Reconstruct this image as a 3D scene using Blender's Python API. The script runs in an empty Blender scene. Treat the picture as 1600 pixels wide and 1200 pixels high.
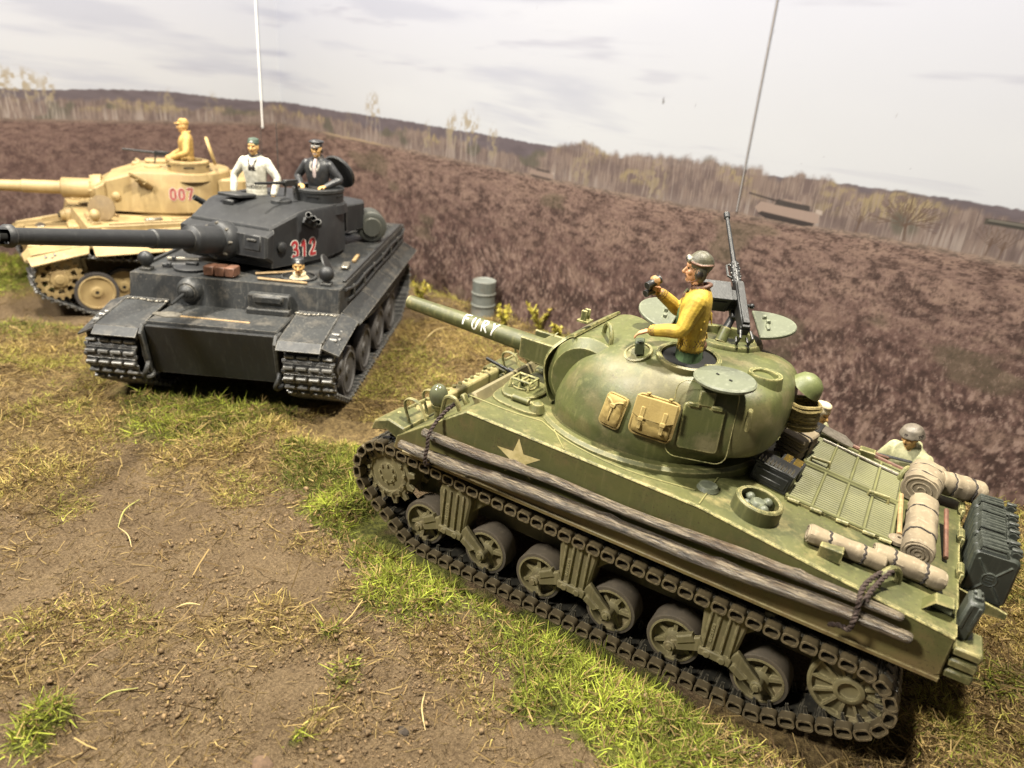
import bpy, bmesh, math, random
import numpy as np
from mathutils import Vector, Matrix, Euler
from mathutils.bvhtree import BVHTree
from mathutils.kdtree import KDTree
random.seed(7); RNG = np.random.default_rng(11)
R = math.radians
S = 1 / 16            # the models are 1:16; everything below is written in full-size metres and set to model size at the end
scene = bpy.context.scene
COL = scene.collection

# ------------------------------------------------------------------ camera
cam_d = bpy.data.cameras.new('camera'); cam = bpy.data.objects.new('camera', cam_d); COL.objects.link(cam)
cam_d.sensor_width = 36; cam_d.lens = 25.875
cam.location = Vector((-2.2191, 6.7562, 4.9216)) * S
cam.rotation_euler = (R(66.6457), R(-4.2852), R(-149.2187))
cam_d.clip_start = .005; cam_d.clip_end = 50
cam_d.dof.use_dof = True; cam_d.dof.focus_distance = 7.3 * S; cam_d.dof.aperture_fstop = 9
scene.camera = cam
# ------------------------------------------------------------------ room light: lamps above the showcase, an added fill panel, weak light of the hall
world = bpy.data.worlds.new('World'); scene.world = world; world.use_nodes = True
bgn = world.node_tree.nodes['Background']; bgn.inputs[0].default_value = (1, .98, .95, 1); bgn.inputs[1].default_value = .10
def area(name, loc, target, size, power, col=(1, .95, .86), sy=None):
    d = bpy.data.lights.new(name, 'AREA'); d.energy = power; d.color = col; d.size = size * S
    if sy: d.shape = 'RECTANGLE'; d.size_y = sy * S
    o = bpy.data.objects.new(name, d); COL.objects.link(o); o.location = Vector(loc) * S
    o.rotation_euler = (Vector(target) - Vector(loc)).to_track_quat('-Z', 'Y').to_euler()
    return o
area('ceiling_lamp_right', (-2.6, -.6, 20), (0, .0, 1), 1.0, 38, (1, .925, .79))
area('ceiling_lamp_left', (12, .5, 20), (7.5, -1.5, 0), 1.0, 27, (1, .925, .80))
area('fill_panel', (10, 15, 20), (3, -4, 2), 3.5, 36, (1, .95, .87))  # unseen soft fill added on the viewer's side to brighten backdrop and tanks
vs = scene.view_settings; vs.view_transform = 'Standard'; vs.look = 'None'; vs.gamma = 1; vs.exposure = .16; vs.use_curve_mapping = False

# ------------------------------------------------------------------ mesh helpers
def basis(d):
    d = Vector(d).normalized(); a = Vector((0, 0, 1)) if abs(d.z) < .9 else Vector((1, 0, 0))
    u = a.cross(d).normalized(); return u, d.cross(u), d
def crom(P, n, closed=False):
    P = [np.array(p, float) for p in P]; out = []; N = len(P); seg = N if closed else N - 1
    for i in range(seg):
        g = lambda k: P[k % N] if closed else P[min(max(k, 0), N - 1)]
        p0, p1, p2, p3 = g(i - 1), g(i), g(i + 1), g(i + 2)
        for j in range(n):
            t = j / n
            out.append(.5 * (2 * p1 + (p2 - p0) * t + (2 * p0 - 5 * p1 + 4 * p2 - p3) * t * t + (3 * p1 - p0 - 3 * p2 + p3) * t ** 3))
    if not closed: out.append(P[-1])
    return out
class MB:
    def __init__(s): s.v = []; s.f = []; s.m = []; s.cm = 0
    def add(s, vs, fs):
        o = len(s.v); s.v += [tuple(map(float, v)) for v in vs]; s.f += [[i + o for i in f] for f in fs]; s.m += [s.cm] * len(fs); return s
    def mat(s, i): s.cm = i; return s
    def box(s, c, sz, rot=None, bev=0):
        hx, hy, hz = [q / 2 for q in sz]; b = min(bev, hx * .9, hy * .9, hz * .9)
        M = rot.to_matrix() if isinstance(rot, Euler) else (rot if rot is not None else None)
        if b <= 0:
            vs = [(x, y, z) for x in (-hx, hx) for y in (-hy, hy) for z in (-hz, hz)]
            fs = [(0, 1, 3, 2), (4, 6, 7, 5), (0, 4, 5, 1), (2, 3, 7, 6), (0, 2, 6, 4), (1, 5, 7, 3)]
        else:
            vs = []; idx = {}
            for sx in (-1, 1):
                for sy in (-1, 1):
                    for sz_ in (-1, 1):
                        for a in range(3):
                            p = [sx * (hx - b), sy * (hy - b), sz_ * (hz - b)]; h = (hx, hy, hz); p[a] = (sx, sy, sz_)[a] * h[a]
                            idx[(sx, sy, sz_, a)] = len(vs); vs.append(p)
            fs = []; I = idx
            for sg in (-1, 1):
                fs.append([I[(sg, y, z, 0)] for y, z in ((-1, -1), (1, -1), (1, 1), (-1, 1))])
                fs.append([I[(x, sg, z, 1)] for x, z in ((-1, -1), (1, -1), (1, 1), (-1, 1))])
                fs.append([I[(x, y, sg, 2)] for x, y in ((-1, -1), (1, -1), (1, 1), (-1, 1))])
            for a in (-1, 1):
                for c2 in (-1, 1):
                    fs.append([I[(a, c2, -1, 0)], I[(a, c2, 1, 0)], I[(a, c2, 1, 1)], I[(a, c2, -1, 1)]])
                    fs.append([I[(a, -1, c2, 0)], I[(a, 1, c2, 0)], I[(a, 1, c2, 2)], I[(a, -1, c2, 2)]])
                    fs.append([I[(-1, a, c2, 1)], I[(1, a, c2, 1)], I[(1, a, c2, 2)], I[(-1, a, c2, 2)]])
            for sx in (-1, 1):
                for sy in (-1, 1):
                    for sz_ in (-1, 1): fs.append([I[(sx, sy, sz_, a)] for a in range(3)])
        C = Vector(c)
        vs = [(M @ Vector(v) + C) if M is not None else Vector(v) + C for v in vs]
        return s.add(vs, fs)
    def cyl(s, p0, p1, r0, r1=None, n=16, cap=True, bev=0):
        r1 = r0 if r1 is None else r1; p0 = Vector(p0); p1 = Vector(p1); u, w, d = basis(p1 - p0); L = (p1 - p0).length
        prof = [(r0, 0), (r1, L)]
        if bev: prof = [(r0 - bev, 0), (r0, bev), (r1, L - bev), (r1 - bev, L)]
        return s.lathe(prof, p0, d, n, cap)
    def lathe(s, prof, o, axis, n=24, cap=True, a0=0, a1=None):
        u, w, d = basis(axis); o = Vector(o); vs = []; fs = []; full = a1 is None; k = n if full else n + 1
        span = 2 * math.pi if full else a1 - a0
        for r, h in prof:
            for i in range(k):
                t = a0 + span * i / n; vs.append(o + d * h + (u * math.cos(t) + w * math.sin(t)) * r)
        for j in range(len(prof) - 1):
            for i in range(n):
                i2 = (i + 1) % k; fs.append((j * k + i, j * k + i2, (j + 1) * k + i2, (j + 1) * k + i))
        if cap:
            fs.append(tuple(range(k))[::-1]); fs.append(tuple((len(prof) - 1) * k + i for i in range(k)))
        return s.add(vs, fs)
    def tube(s, pts, r, n=8, closed=False, flat=1.0):
        pts = [Vector(p) for p in pts]; N = len(pts); vs = []; fs = []; up = None
        rr = r if isinstance(r, (list, tuple, np.ndarray)) else [r] * N
        for i, p in enumerate(pts):
            if closed: t = pts[(i + 1) % N] - pts[i - 1]
            else: t = pts[min(i + 1, N - 1)] - pts[max(i - 1, 0)]
            t.normalize()
            if up is None: u, w, _ = basis(t)
            else:
                u = (up - t * up.dot(t))
                u = u.normalized() if u.length > 1e-6 else basis(t)[0]
                w = t.cross(u)
            up = u
            for k in range(n):
                a = 2 * math.pi * k / n; vs.append(p + u * math.cos(a) * rr[i] + w * math.sin(a) * rr[i] * flat)
        M = N if closed else N - 1
        for i in range(M):
            for k in range(n):
                a, b = i * n + k, i * n + (k + 1) % n; c, d = ((i + 1) % N) * n + (k + 1) % n, ((i + 1) % N) * n + k
                fs.append((a, b, c, d))
        if not closed: fs.append(tuple(range(n))[::-1]); fs.append(tuple((N - 1) * n + k for k in range(n)))
        return s.add(vs, fs)
    def limb(s, pts, rad, n=10, sub=4):
        P = crom([list(p) + [r] for p, r in zip(pts, rad)], sub); pts = [p[:3] for p in P]; rr = [max(p[3], .003) for p in P]
        d0 = np.array(pts[0]) - np.array(pts[1]); d0 /= np.linalg.norm(d0); d1 = np.array(pts[-1]) - np.array(pts[-2]); d1 /= np.linalg.norm(d1)
        A = [(pts[0] + d0 * rr[0] * q, rr[0] * math.sqrt(max(1 - q * q, .0)) + 1e-4) for q in (.98, .8, .5)]; Z = [(pts[-1] + d1 * rr[-1] * q, rr[-1] * math.sqrt(max(1 - q * q, 0)) + 1e-4) for q in (.5, .8, .98)]
        return s.tube([a[0] for a in A] + list(pts) + [z[0] for z in Z], [a[1] for a in A] + rr + [z[1] for z in Z], n)
    def ell(s, c, r, n=16, m=10, rot=None):
        vs = []; fs = []; C = Vector(c); M = rot.to_matrix() if isinstance(rot, Euler) else None
        r = (r, r, r) if not hasattr(r, '__len__') else r
        for j in range(1, m):
            t = math.pi * j / m
            for i in range(n):
                a = 2 * math.pi * i / n; v = Vector((r[0] * math.sin(t) * math.cos(a), r[1] * math.sin(t) * math.sin(a), r[2] * math.cos(t))); vs.append((M @ v if M else v) + C)
        t = Vector((0, 0, r[2])); vs.append((M @ t if M else t) + C); vs.append(C - (M @ t if M else t)); T = len(vs) - 2
        for j in range(m - 2):
            for i in range(n): fs.append((j * n + i, (j + 1) * n + i, (j + 1) * n + (i + 1) % n, j * n + (i + 1) % n))
        for i in range(n): fs.append((T, i, (i + 1) % n)); fs.append((T + 1, (m - 2) * n + (i + 1) % n, (m - 2) * n + i))
        return s.add(vs, fs)
    def prism(s, poly, a, b, ax='y', bev=0, taper=None):
        """polygon in the two other axes, extruded along ax from a to b; bev chamfers both rims"""
        def P(p, h):
            return {'y': (p[0], h, p[1]), 'z': (p[0], p[1], h), 'x': (h, p[0], p[1])}[ax]
        n = len(poly)
        def inset(d):
            out = []
            ar = sum(poly[i][0] * poly[(i + 1) % n][1] - poly[(i + 1) % n][0] * poly[i][1] for i in range(n)); sg = 1 if ar > 0 else -1
            for i in range(n):
                p0, p1, p2 = np.array(poly[i - 1]), np.array(poly[i]), np.array(poly[(i + 1) % n])
                e1 = (p1 - p0) / (np.linalg.norm(p1 - p0) + 1e-9); e2 = (p2 - p1) / (np.linalg.norm(p2 - p1) + 1e-9)
                n1 = np.array([-e1[1], e1[0]]) * sg; n2 = np.array([-e2[1], e2[0]]) * sg; k = 1 + n1 @ n2
                out.append(tuple(p1 + (n1 + n2) / max(k, .3) * d))
            return out
        sg = 1 if b > a else -1
        if bev: q = inset(bev); rings = [[P(p, a) for p in q], [P(p, a + sg * bev) for p in poly], [P(p, b - sg * bev) for p in poly], [P(p, b) for p in q]]
        else: rings = [[P(p, a) for p in poly], [P(p, b) for p in poly]]
        return s.loft(rings)
    def loft(s, rings, cap=True, closed=True):
        n = len(rings[0]); vs = [p for r in rings for p in r]; fs = []
        for j in range(len(rings) - 1):
            for i in range(n if closed else n - 1): fs.append((j * n + i, j * n + (i + 1) % n, (j + 1) * n + (i + 1) % n, (j + 1) * n + i))
        if cap: fs.append(tuple(range(n))[::-1]); fs.append(tuple((len(rings) - 1) * n + i for i in range(n)))
        return s.add(vs, fs)
    def plate(s, P, th):
        """thin plate through a quad/polygon P (3-D), thickness th along its normal"""
        P = [Vector(p) for p in P]; nr = (P[1] - P[0]).cross(P[2] - P[0]).normalized() * th / 2
        return s.loft([[p - nr for p in P], [p + nr for p in P]])
    def xf(s, M, start=0):
        s.v[start:] = [tuple(M @ Vector(v)) for v in s.v[start:]]; return s
    def mesh(s, name, mats, ang=38):
        me = bpy.data.meshes.new(name); me.from_pydata(s.v, [], s.f)
        mats = mats if isinstance(mats, (list, tuple)) else [mats]
        for m in mats: me.materials.append(m)
        me.polygons.foreach_set('material_index', np.array(s.m, np.int32))
        bm = bmesh.new(); bm.from_mesh(me); bmesh.ops.recalc_face_normals(bm, faces=bm.faces[:]); bm.to_mesh(me); bm.free()
        me.polygons.foreach_set('use_smooth', np.ones(len(me.polygons), bool)); me.set_sharp_from_angle(angle=R(ang)); me.update()
        return me
    def build(s, name, mats, parent=None, ang=38, loc=None, rot=None):
        return place(name, s.mesh(name, mats, ang), parent, loc, rot)
def place(name, me, parent=None, loc=None, rot=None, M=None):
    o = bpy.data.objects.new(name, me); COL.objects.link(o); o.parent = parent
    if M is not None: o.matrix_local = M
    else:
        if loc is not None: o.location = loc
        if rot is not None: o.rotation_euler = rot
    return o
def tag(o, label, cat, group=None, kind=None):
    if label: o['label'] = label
    if cat: o['category'] = cat
    if group: o['group'] = group
    if kind: o['kind'] = kind
    return o
def empty(name, loc=(0, 0, 0), rot=(0, 0, 0)):
    o = bpy.data.objects.new(name, None); COL.objects.link(o); o.location = loc; o.rotation_euler = rot; o.empty_display_size = .2; return o
def arc(c, r, a0, a1, n, pl='xz', y=0):
    o = []
    for i in range(n + 1):
        t = R(a0 + (a1 - a0) * i / n); p, q = c[0] + r * math.cos(t), c[1] + r * math.sin(t)
        o.append({'xz': (p, y, q), 'xy': (p, q, y), 'yz': (y, p, q)}[pl])
    return o
def rrect(w, h, r, n=4):
    o = []
    for cx, cy, a in ((w / 2 - r, h / 2 - r, 0), (-w / 2 + r, h / 2 - r, 90), (-w / 2 + r, -h / 2 + r, 180), (w / 2 - r, -h / 2 + r, 270)):
        for i in range(n + 1):
            t = R(a + 90 * i / n); o.append((cx + r * math.cos(t), cy + r * math.sin(t)))
    return o

# ------------------------------------------------------------------ materials
def mat(name):
    m = bpy.data.materials.new(name); m.use_nodes = True; nt = m.node_tree; return m, nt, nt.nodes['Principled BSDF']
def N(nt, t, **k):
    n = nt.nodes.new(t)
    for a, b in k.items():
        if a == 'i':
            for q, v in b.items(): n.inputs[q].default_value = v
        else: setattr(n, a, b)
    return n
def noise(nt, scale, detail=4, rough=.6, coord=None, dist=0):
    n = N(nt, 'ShaderNodeTexNoise', i={'Scale': scale, 'Detail': detail, 'Roughness': rough, 'Distortion': dist})
    if coord is not None: nt.links.new(coord, n.inputs['Vector'])
    return n.outputs['Fac']
def ramp(nt, src, lo, hi, smooth=True):
    n = N(nt, 'ShaderNodeMapRange', i={'From Min': lo, 'From Max': hi}); n.interpolation_type = 'SMOOTHSTEP' if smooth else 'LINEAR'
    nt.links.new(src, n.inputs['Value']); return n.outputs['Result']
def math_(nt, op, a, b=None):
    n = N(nt, 'ShaderNodeMath', operation=op)
    for i, x in enumerate((a, b)):
        if x is None: continue
        if isinstance(x, (int, float)): n.inputs[i].default_value = x
        else: nt.links.new(x, n.inputs[i])
    return n.outputs[0]
def mix(nt, fac, a, b):
    n = N(nt, 'ShaderNodeMix', data_type='RGBA')
    for k, x in ((0, fac), (6, a), (7, b)):
        if isinstance(x, (int, float)): n.inputs[k].default_value = x
        elif isinstance(x, tuple): n.inputs[k].default_value = (*x, 1) if len(x) == 3 else x
        else: nt.links.new(x, n.inputs[k])
    return n.outputs[2]
def coords(nt, stretch=None):
    t = N(nt, 'ShaderNodeTexCoord'); o = t.outputs['Object']
    if stretch:
        m = N(nt, 'ShaderNodeMapping'); m.inputs['Scale'].default_value = stretch; nt.links.new(o, m.inputs[0]); o = m.outputs[0]
    return o
def bump(nt, bs, h, strength=.3, dist=.01):
    b = N(nt, 'ShaderNodeBump', i={'Strength': strength, 'Distance': dist * S}); nt.links.new(h, b.inputs['Height']); nt.links.new(b.outputs[0], bs.inputs['Normal'])
def edge(nt, rad):
    bv = N(nt, 'ShaderNodeBevel', samples=4); bv.inputs['Radius'].default_value = rad * S
    g = N(nt, 'ShaderNodeNewGeometry'); d = N(nt, 'ShaderNodeVectorMath', operation='DOT_PRODUCT')
    nt.links.new(bv.outputs[0], d.inputs[0]); nt.links.new(g.outputs['Normal'], d.inputs[1])
    return math_(nt, 'SUBTRACT', 1.0, d.outputs['Value'])
def paint(name, base, dark, light, rough=.55, edgec=None, ework=.8, dirt=None, dirtz=None, scr=.5, rad=.028, spots=None, metal=0, chip=None):
    """model paint: mottled base, streaks, rubbed edges (edgec) and dusty stains (dirt)"""
    m, nt, bs = mat(name); c = coords(nt)
    col = mix(nt, ramp(nt, noise(nt, 1.6, 5, .6, c), .38, .68), base, dark)
    cs = coords(nt, (7, 7, .9)); col = mix(nt, math_(nt, 'MULTIPLY', ramp(nt, noise(nt, 2.6, 4, .6, cs), .52, .75), scr), col, light)
    col = mix(nt, math_(nt, 'MULTIPLY', ramp(nt, noise(nt, 14, 5, .7, c), .55, .75), scr * .55), col, light)
    if spots: col = mix(nt, math_(nt, 'MULTIPLY', ramp(nt, noise(nt, spots[1], 3, .5, c), .56, .64), spots[2]), col, spots[0])
    if dirt:
        f = ramp(nt, noise(nt, 3.3, 6, .68, c), .5, .72)
        if dirtz:
            sp = N(nt, 'ShaderNodeSeparateXYZ'); nt.links.new(c, sp.inputs[0]); f = math_(nt, 'MAXIMUM', math_(nt, 'MULTIPLY', f, .35), math_(nt, 'MULTIPLY', ramp(nt, math_(nt, 'ADD', sp.outputs[2], math_(nt, 'MULTIPLY', noise(nt, 4, 4, .6, c), .35)), dirtz[1], dirtz[0]), .85))
        col = mix(nt, f, col, dirt)
    if chip:
        col = mix(nt, math_(nt, 'MULTIPLY', ramp(nt, noise(nt, 34, 4, .75, c), .57, .64), math_(nt, 'MULTIPLY', ramp(nt, noise(nt, 2.2, 3, .6, c), .38, .6), .7)), col, chip)
        col = mix(nt, math_(nt, 'MULTIPLY', ramp(nt, noise(nt, 23, 5, .8, c), .62, .72), .5), col, light)
    if edgec:
        e = math_(nt, 'MULTIPLY', ramp(nt, edge(nt, rad), .015, .2), ramp(nt, noise(nt, 16, 6, .75, c), .38, .58))
        col = mix(nt, math_(nt, 'MULTIPLY', e, ework), col, edgec)
    nt.links.new(col, bs.inputs['Base Color']); bs.inputs['Metallic'].default_value = metal
    rr = N(nt, 'ShaderNodeMapRange', i={'To Min': rough - .1, 'To Max': rough + .16}); nt.links.new(noise(nt, 5, 4, .6, c), rr.inputs[0]); nt.links.new(rr.outputs[0], bs.inputs['Roughness'])
    bump(nt, bs, noise(nt, 60, 3, .6, c), .12, .012)
    return m
def plain(name, col, rough=.6, var=.35, sc=12, metal=0, bmp=.2, col2=None):
    m, nt, bs = mat(name); c = coords(nt); d = col2 or tuple(x * (1 - var) for x in col)
    nt.links.new(mix(nt, ramp(nt, noise(nt, sc, 4, .65, c), .32, .7), d, col), bs.inputs['Base Color']); bs.inputs['Roughness'].default_value = rough; bs.inputs['Metallic'].default_value = metal
    if bmp: bump(nt, bs, noise(nt, sc * 5, 3, .6, c), bmp, .012)
    return m
OL = paint('olive_drab_paint', (.080, .082, .025), (.048, .052, .017), (.145, .138, .052), .5, (.44, .38, .17), 1.0, rad=.036, scr=.55, dirt=(.175, .148, .06), chip=(.045, .032, .016))
OLS = paint('olive_side_paint', (.100, .100, .031), (.072, .074, .024), (.15, .14, .052), .5, (.42, .36, .16), .7, dirt=(.19, .115, .055), dirtz=(1.15, 1.68), scr=.5, chip=(.045, .032, .016))
OLT = paint('olive_turret_paint', (.084, .091, .027), (.054, .061, .02), (.155, .153, .058), .45, (.44, .39, .17), 1.0, rad=.036, scr=.6, spots=((.25, .17, .09), 1.9, .18), dirt=(.15, .132, .062), chip=(.045, .032, .016))
OLD = paint('dusty_olive_running_gear', (.15, .128, .058), (.1, .085, .04), (.24, .2, .1), .62, (.36, .31, .16), .75, dirt=(.17, .135, .068), scr=.5)
OLG = paint('olive_grille_paint', (.125, .124, .045), (.095, .095, .034), (.17, .165, .065), .6, None, scr=.3)
HAT = paint('grey_green_hatch_paint', (.105, .115, .075), (.08, .088, .06), (.2, .21, .15), .45, (.36, .38, .24), .6, scr=.5)
TRK = paint('dark_track_steel', (.030, .028, .022), (.018, .017, .014), (.09, .08, .055), .38, (.42, .37, .26), .75, scr=.6, rad=.018, metal=.35)
MUDL = paint('muddy_track_connector', (.092, .070, .036), (.038, .031, .02), (.19, .145, .075), .5, (.42, .34, .2), .8, scr=.8, rad=.016)
RUB = paint('dusty_tyre_rubber', (.088, .070, .046), (.05, .042, .03), (.14, .112, .074), .75, (.2, .165, .11), .5, scr=.5)
GRY = paint('dark_grey_paint', (.017, .018, .019), (.012, .0125, .0135), (.045, .046, .044), .48, (.17, .165, .15), .65, scr=.45)
GRYD = paint('dusty_dark_grey_paint', (.022, .0235, .0235), (.015, .016, .0165), (.07, .07, .064), .52, (.26, .24, .2), .8, scr=.7, dirt=(.075, .068, .056), chip=(.13, .12, .1))
WST = paint('worn_track_steel', (.20, .195, .18), (.11, .108, .1), (.4, .39, .36), .42, (.62, .6, .55), .8, scr=.8, rad=.02, metal=.6)
FRD = plain('faded_red_marking', (.36, .085, .07), .6, .4, 18, bmp=0)
GTR = paint('worn_grey_track_steel', (.045, .045, .044), (.026, .026, .026), (.16, .155, .145), .4, (.62, .6, .55), .85, scr=.8, rad=.02, metal=.45)
GRB = paint('grey_tyre_rubber', (.055, .048, .044), (.035, .032, .03), (.1, .088, .078), .75, None, scr=.5)
TAN = paint('sand_yellow_paint', (.35, .255, .115), (.25, .175, .075), (.45, .345, .175), .5, (.75, .6, .32), .5, scr=.4, dirt=(.27, .185, .085), spots=((.17, .165, .085), 1.3, .0))
TANC = paint('sand_camouflage_paint', (.44, .31, .12), (.36, .245, .09), (.5, .37, .17), .5, (.72, .57, .3), .5, scr=.4, spots=((.24, .20, .085), 2.2, .55))
BLK = paint('gun_black', (.020, .021, .021), (.013, .013, .013), (.06, .06, .058), .4, (.25, .25, .23), .6, scr=.5, rad=.012, metal=.3)
DKI = plain('dark_interior', (.006, .006, .005), .9, bmp=0)
CAN = plain('dark_green_jerrycan_paint', (.034, .050, .043), .45, .35, 5); 
CANX = paint('jerrycan_paint', (.028, .032, .025), (.018, .021, .017), (.054, .06, .048), .42, (.125, .135, .11), .6, scr=.5)
CNV = paint('khaki_canvas', (.20, .16, .10), (.115, .09, .058), (.33, .275, .19), .85, (.42, .35, .25), .5, scr=.6, rad=.02)
BAG = paint('mustard_canvas', (.27, .195, .058), (.18, .125, .038), (.36, .27, .1), .75, (.5, .4, .18), .6, scr=.5, rad=.016)
WD = plain('worn_wood', (.36, .24, .11), .6, .4, 18); WDR = plain('reddish_wood', (.16, .075, .045), .55, .45, 14)
ROPE = plain('brown_rope', (.05, .030, .022), .8, .5, 60, bmp=.5); TWN = plain('dark_twine', (.03, .024, .02), .9)
STL = plain('bare_steel', (.34, .31, .25), .35, .4, 20, metal=.7); BRS = plain('brass', (.5, .36, .1), .3, .3, 20, metal=.9)
WHT = plain('white_marking', (.72, .70, .62), .6, .15, 30, bmp=0); RED = plain('red_marking', (.38, .03, .035), .5, .3, 30, bmp=0); PINK = plain('faded_outline', (.62, .5, .46), .6, .2, 30, bmp=0)
STAR = plain('cream_star', (.66, .55, .27), .6, .5, 9, col2=(.44, .36, .14), bmp=0)
LAMP = plain('lamp_glass', (.1, .105, .06), .12, .2, 4, bmp=0)
SKN = plain('skin', (.52, .27, .13), .5, .25, 30, bmp=.1); SKD = plain('tanned_skin', (.60, .36, .13), .5, .3, 30, bmp=.1); DRK = plain('dark_detail', (.03, .022, .016), .6, bmp=0)
LTH = plain('brown_leather', (.15, .072, .04), .55, .4, 30)
def bark():
    m, nt, bs = mat('weathered_bark'); c = coords(nt, (1.2, 11, 11)); c2 = coords(nt)
    a = noise(nt, 5, 6, .7, c, .6); col = mix(nt, ramp(nt, a, .35, .7), (.018, .013, .009), (.235, .19, .125))
    col = mix(nt, ramp(nt, noise(nt, 2.5, 4, .6, c2), .45, .66), col, mix(nt, ramp(nt, a, .4, .65), (.035, .023, .014), (.125, .088, .052)))
    col = mix(nt, ramp(nt, noise(nt, 26, 3, .6, c2), .66, .74), col, (.03, .02, .014))
    nt.links.new(col, bs.inputs['Base Color']); bs.inputs['Roughness'].default_value = .38; bump(nt, bs, a, .9, .035); return m
BARK = bark()
# ------------------------------------------------------------------ printed backdrop: one photo print bent round the corner of the showcase
def vnoise(x, y, seed):
    """value noise on arrays"""
    def h(i, j):
        q = np.sin(i * 127.1 + j * 311.7 + seed * 74.7) * 43758.5453; return q - np.floor(q)
    i = np.floor(x); j = np.floor(y); fx = x - i; fy = y - j; fx = fx * fx * (3 - 2 * fx); fy = fy * fy * (3 - 2 * fy)
    return (h(i, j) * (1 - fx) + h(i + 1, j) * fx) * (1 - fy) + (h(i, j + 1) * (1 - fx) + h(i + 1, j + 1) * fx) * fy
def fbm(x, y, seed, o=4, g=.5):
    t = 0; a = 1; n = 0
    for k in range(o): t = t + a * vnoise(x * 2 ** k, y * 2 ** k, seed + k * 3.1); n += a; a *= g
    return t / n
def lin(c): c = np.array(c, float) / 255; return np.where(c < .04045, c / 12.92, ((c + .055) / 1.055) ** 2.4)
def sst(a, b, x): t = np.clip((x - a) / (b - a), 0, 1); return t * t * (3 - 2 * t)
def lerp(a, b, t): return a + (b - a) * t[..., None]
def print_colour(s, z):
    """the printed picture at s metres along the wall (corner = 0) and z metres up: sky, far hill, birch wood, heather"""
    col = lerp(lin((226, 224, 221)) + 0 * z[..., None], lin((214, 213, 219)), sst(3.6, 7.2, z))
    col = lerp(col, lin((233, 231, 227)), .8 * sst(.45, .8, fbm(s * .10 + 3, z * .5, 2)))
    cl = fbm(s * .22, z * 2.1 + .12 * s, 5, 5); col = lerp(col, lin((192, 192, 201)), .6 * sst(.56, .78, cl))
    cl2 = fbm(s * .42 + 9, z * 4.6, 8, 4); col = lerp(col, lin((192, 190, 197)), .6 * sst(.66, .82, cl2) * sst(3.7, 4.2, z))
    col = col * np.array([.885, .93, 1.03])
    top = 3.55 + .03 * sst(0, 6, s) + .17 * sst(12, 16, s) + .14 * sst(-1, -3, s) - .08 * sst(-4, -6, s)
    top = top + .045 * fbm(s * 2.3, s * 0, 21, 4) + .022 * vnoise(s * 19, s * 0, 22)
    hill = lerp(lin((124, 113, 118)) + 0 * z[..., None], lin((98, 88, 92)), fbm(s * 3, z * 9, 31))
    a = sst(-.012, .02, top - z); col = lerp(col, hill, a)
    base = 3.02 + .13 * sst(11, 17, s) + .02 * fbm(s * 1.7, 0 * s, 41)
    # birch wood: uneven crown line, pale trunks, yellow-green young leaves
    wt = base + .16 + .34 * fbm(s * .9 + 2, 0 * s, 51, 4) + .42 * sst(8.6, 11, s) * (.45 + .55 * fbm(s * 1.6, 0 * s, 52)) * (1 - .35 * sst(15.5, 17.5, s)) + .10 * vnoise(s * 9, 0 * s, 53)
    wood = lerp(lin((140, 121, 112)) + 0 * z[..., None], lin((112, 95, 92)), sst(.35, .7, fbm(s * 5, z * 5, 61)))
    wood = lerp(wood, lin((172, 154, 112)), sst(.52, .68, fbm(s * 1.1 + 5, z * 2.2, 63)) * sst(base + .12, base + .3, z) * .75 * sst(.3, .6, fbm(s * 12, z * 12, 62, 3))); wood = lerp(wood, lin((166, 148, 138)), .5 * sst(.5, .75, vnoise(s * 60, z * 5, 69))); wood = lerp(wood, lin((88, 74, 70)), .45 * sst(.6, .85, vnoise(s * 47 + 3, z * 4, 70)))
    wood = lerp(wood, lin((86, 86, 72)), .8 * sst(.66, .76, fbm(s * 1.3 + 30, z * 1.5, 64)))
    tr = vnoise(s * 52, z * 1.6, 65) * sst(.3, .7, vnoise(s * 3, z * .4, 66)); wood = lerp(wood, lin((190, 177, 168)), .6 * sst(.56, .8, tr) * sst(base + .42, base + .05, z))
    tr2 = vnoise(s * 41 + 7, z * 1.1, 67); wood = lerp(wood, lin((84, 72, 70)), .6 * sst(.72, .9, tr2) * sst(base + .5, base, z))
    wood = lerp(wood, lin((156, 140, 132)), .5 * sst(base + .2, base - .02, z) * sst(.4, .7, fbm(s * 2, z, 68)))
    a = sst(-.05, .07, wt - z + .09 * (fbm(s * 14, z * 14, 71, 3) - .5)); wood = lerp(wood, lin((172, 156, 146)), .10 + 0 * s); col = lerp(col, wood, a * .97)
    # single tall birches
    for c, h, w, k in ((4.21, 4.16, .36, .75), (3.2, 3.62, .2, .5), (7.55, 4.08, .36, .85), (7.0, 4.0, .22, .8), (8.25, 3.86, .18, .7), (6.2, 3.75, .13, .6), (-5.95, 4.12, .5, .9), (-6.5, 4.2, .5, .9), (-7.4, 4.1, .7, .9), (-5.42, 4.02, .16, .8), (-8.6, 4.2, .8, .9), (-2.9, 3.84, .25, .5), (-1.8, 3.78, .2, .45), (12.2, 3.72, .3, .6), (10.6, 3.62, .3, .5)):
        ds = s - c; cr = sst(0, 1, 1.1 - (ds / w) ** 2 - ((z - (h - .38)) / .42) ** 2) * sst(.38, .62, fbm(s * 15 + c, z * 11, 81, 3)); col = lerp(col, lin((172, 156, 126)), k * .95 * cr)
        for q in range(4):
            o = (q - 1.5) * w * .45; b = np.exp(-((ds - o - .03 * np.sin(z * 6 + q + c)) / .014) ** 2) * sst(h - .15 - .1 * q, h - .7, z); col = lerp(col, lin((200, 188, 178)), k * .55 * b)
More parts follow.
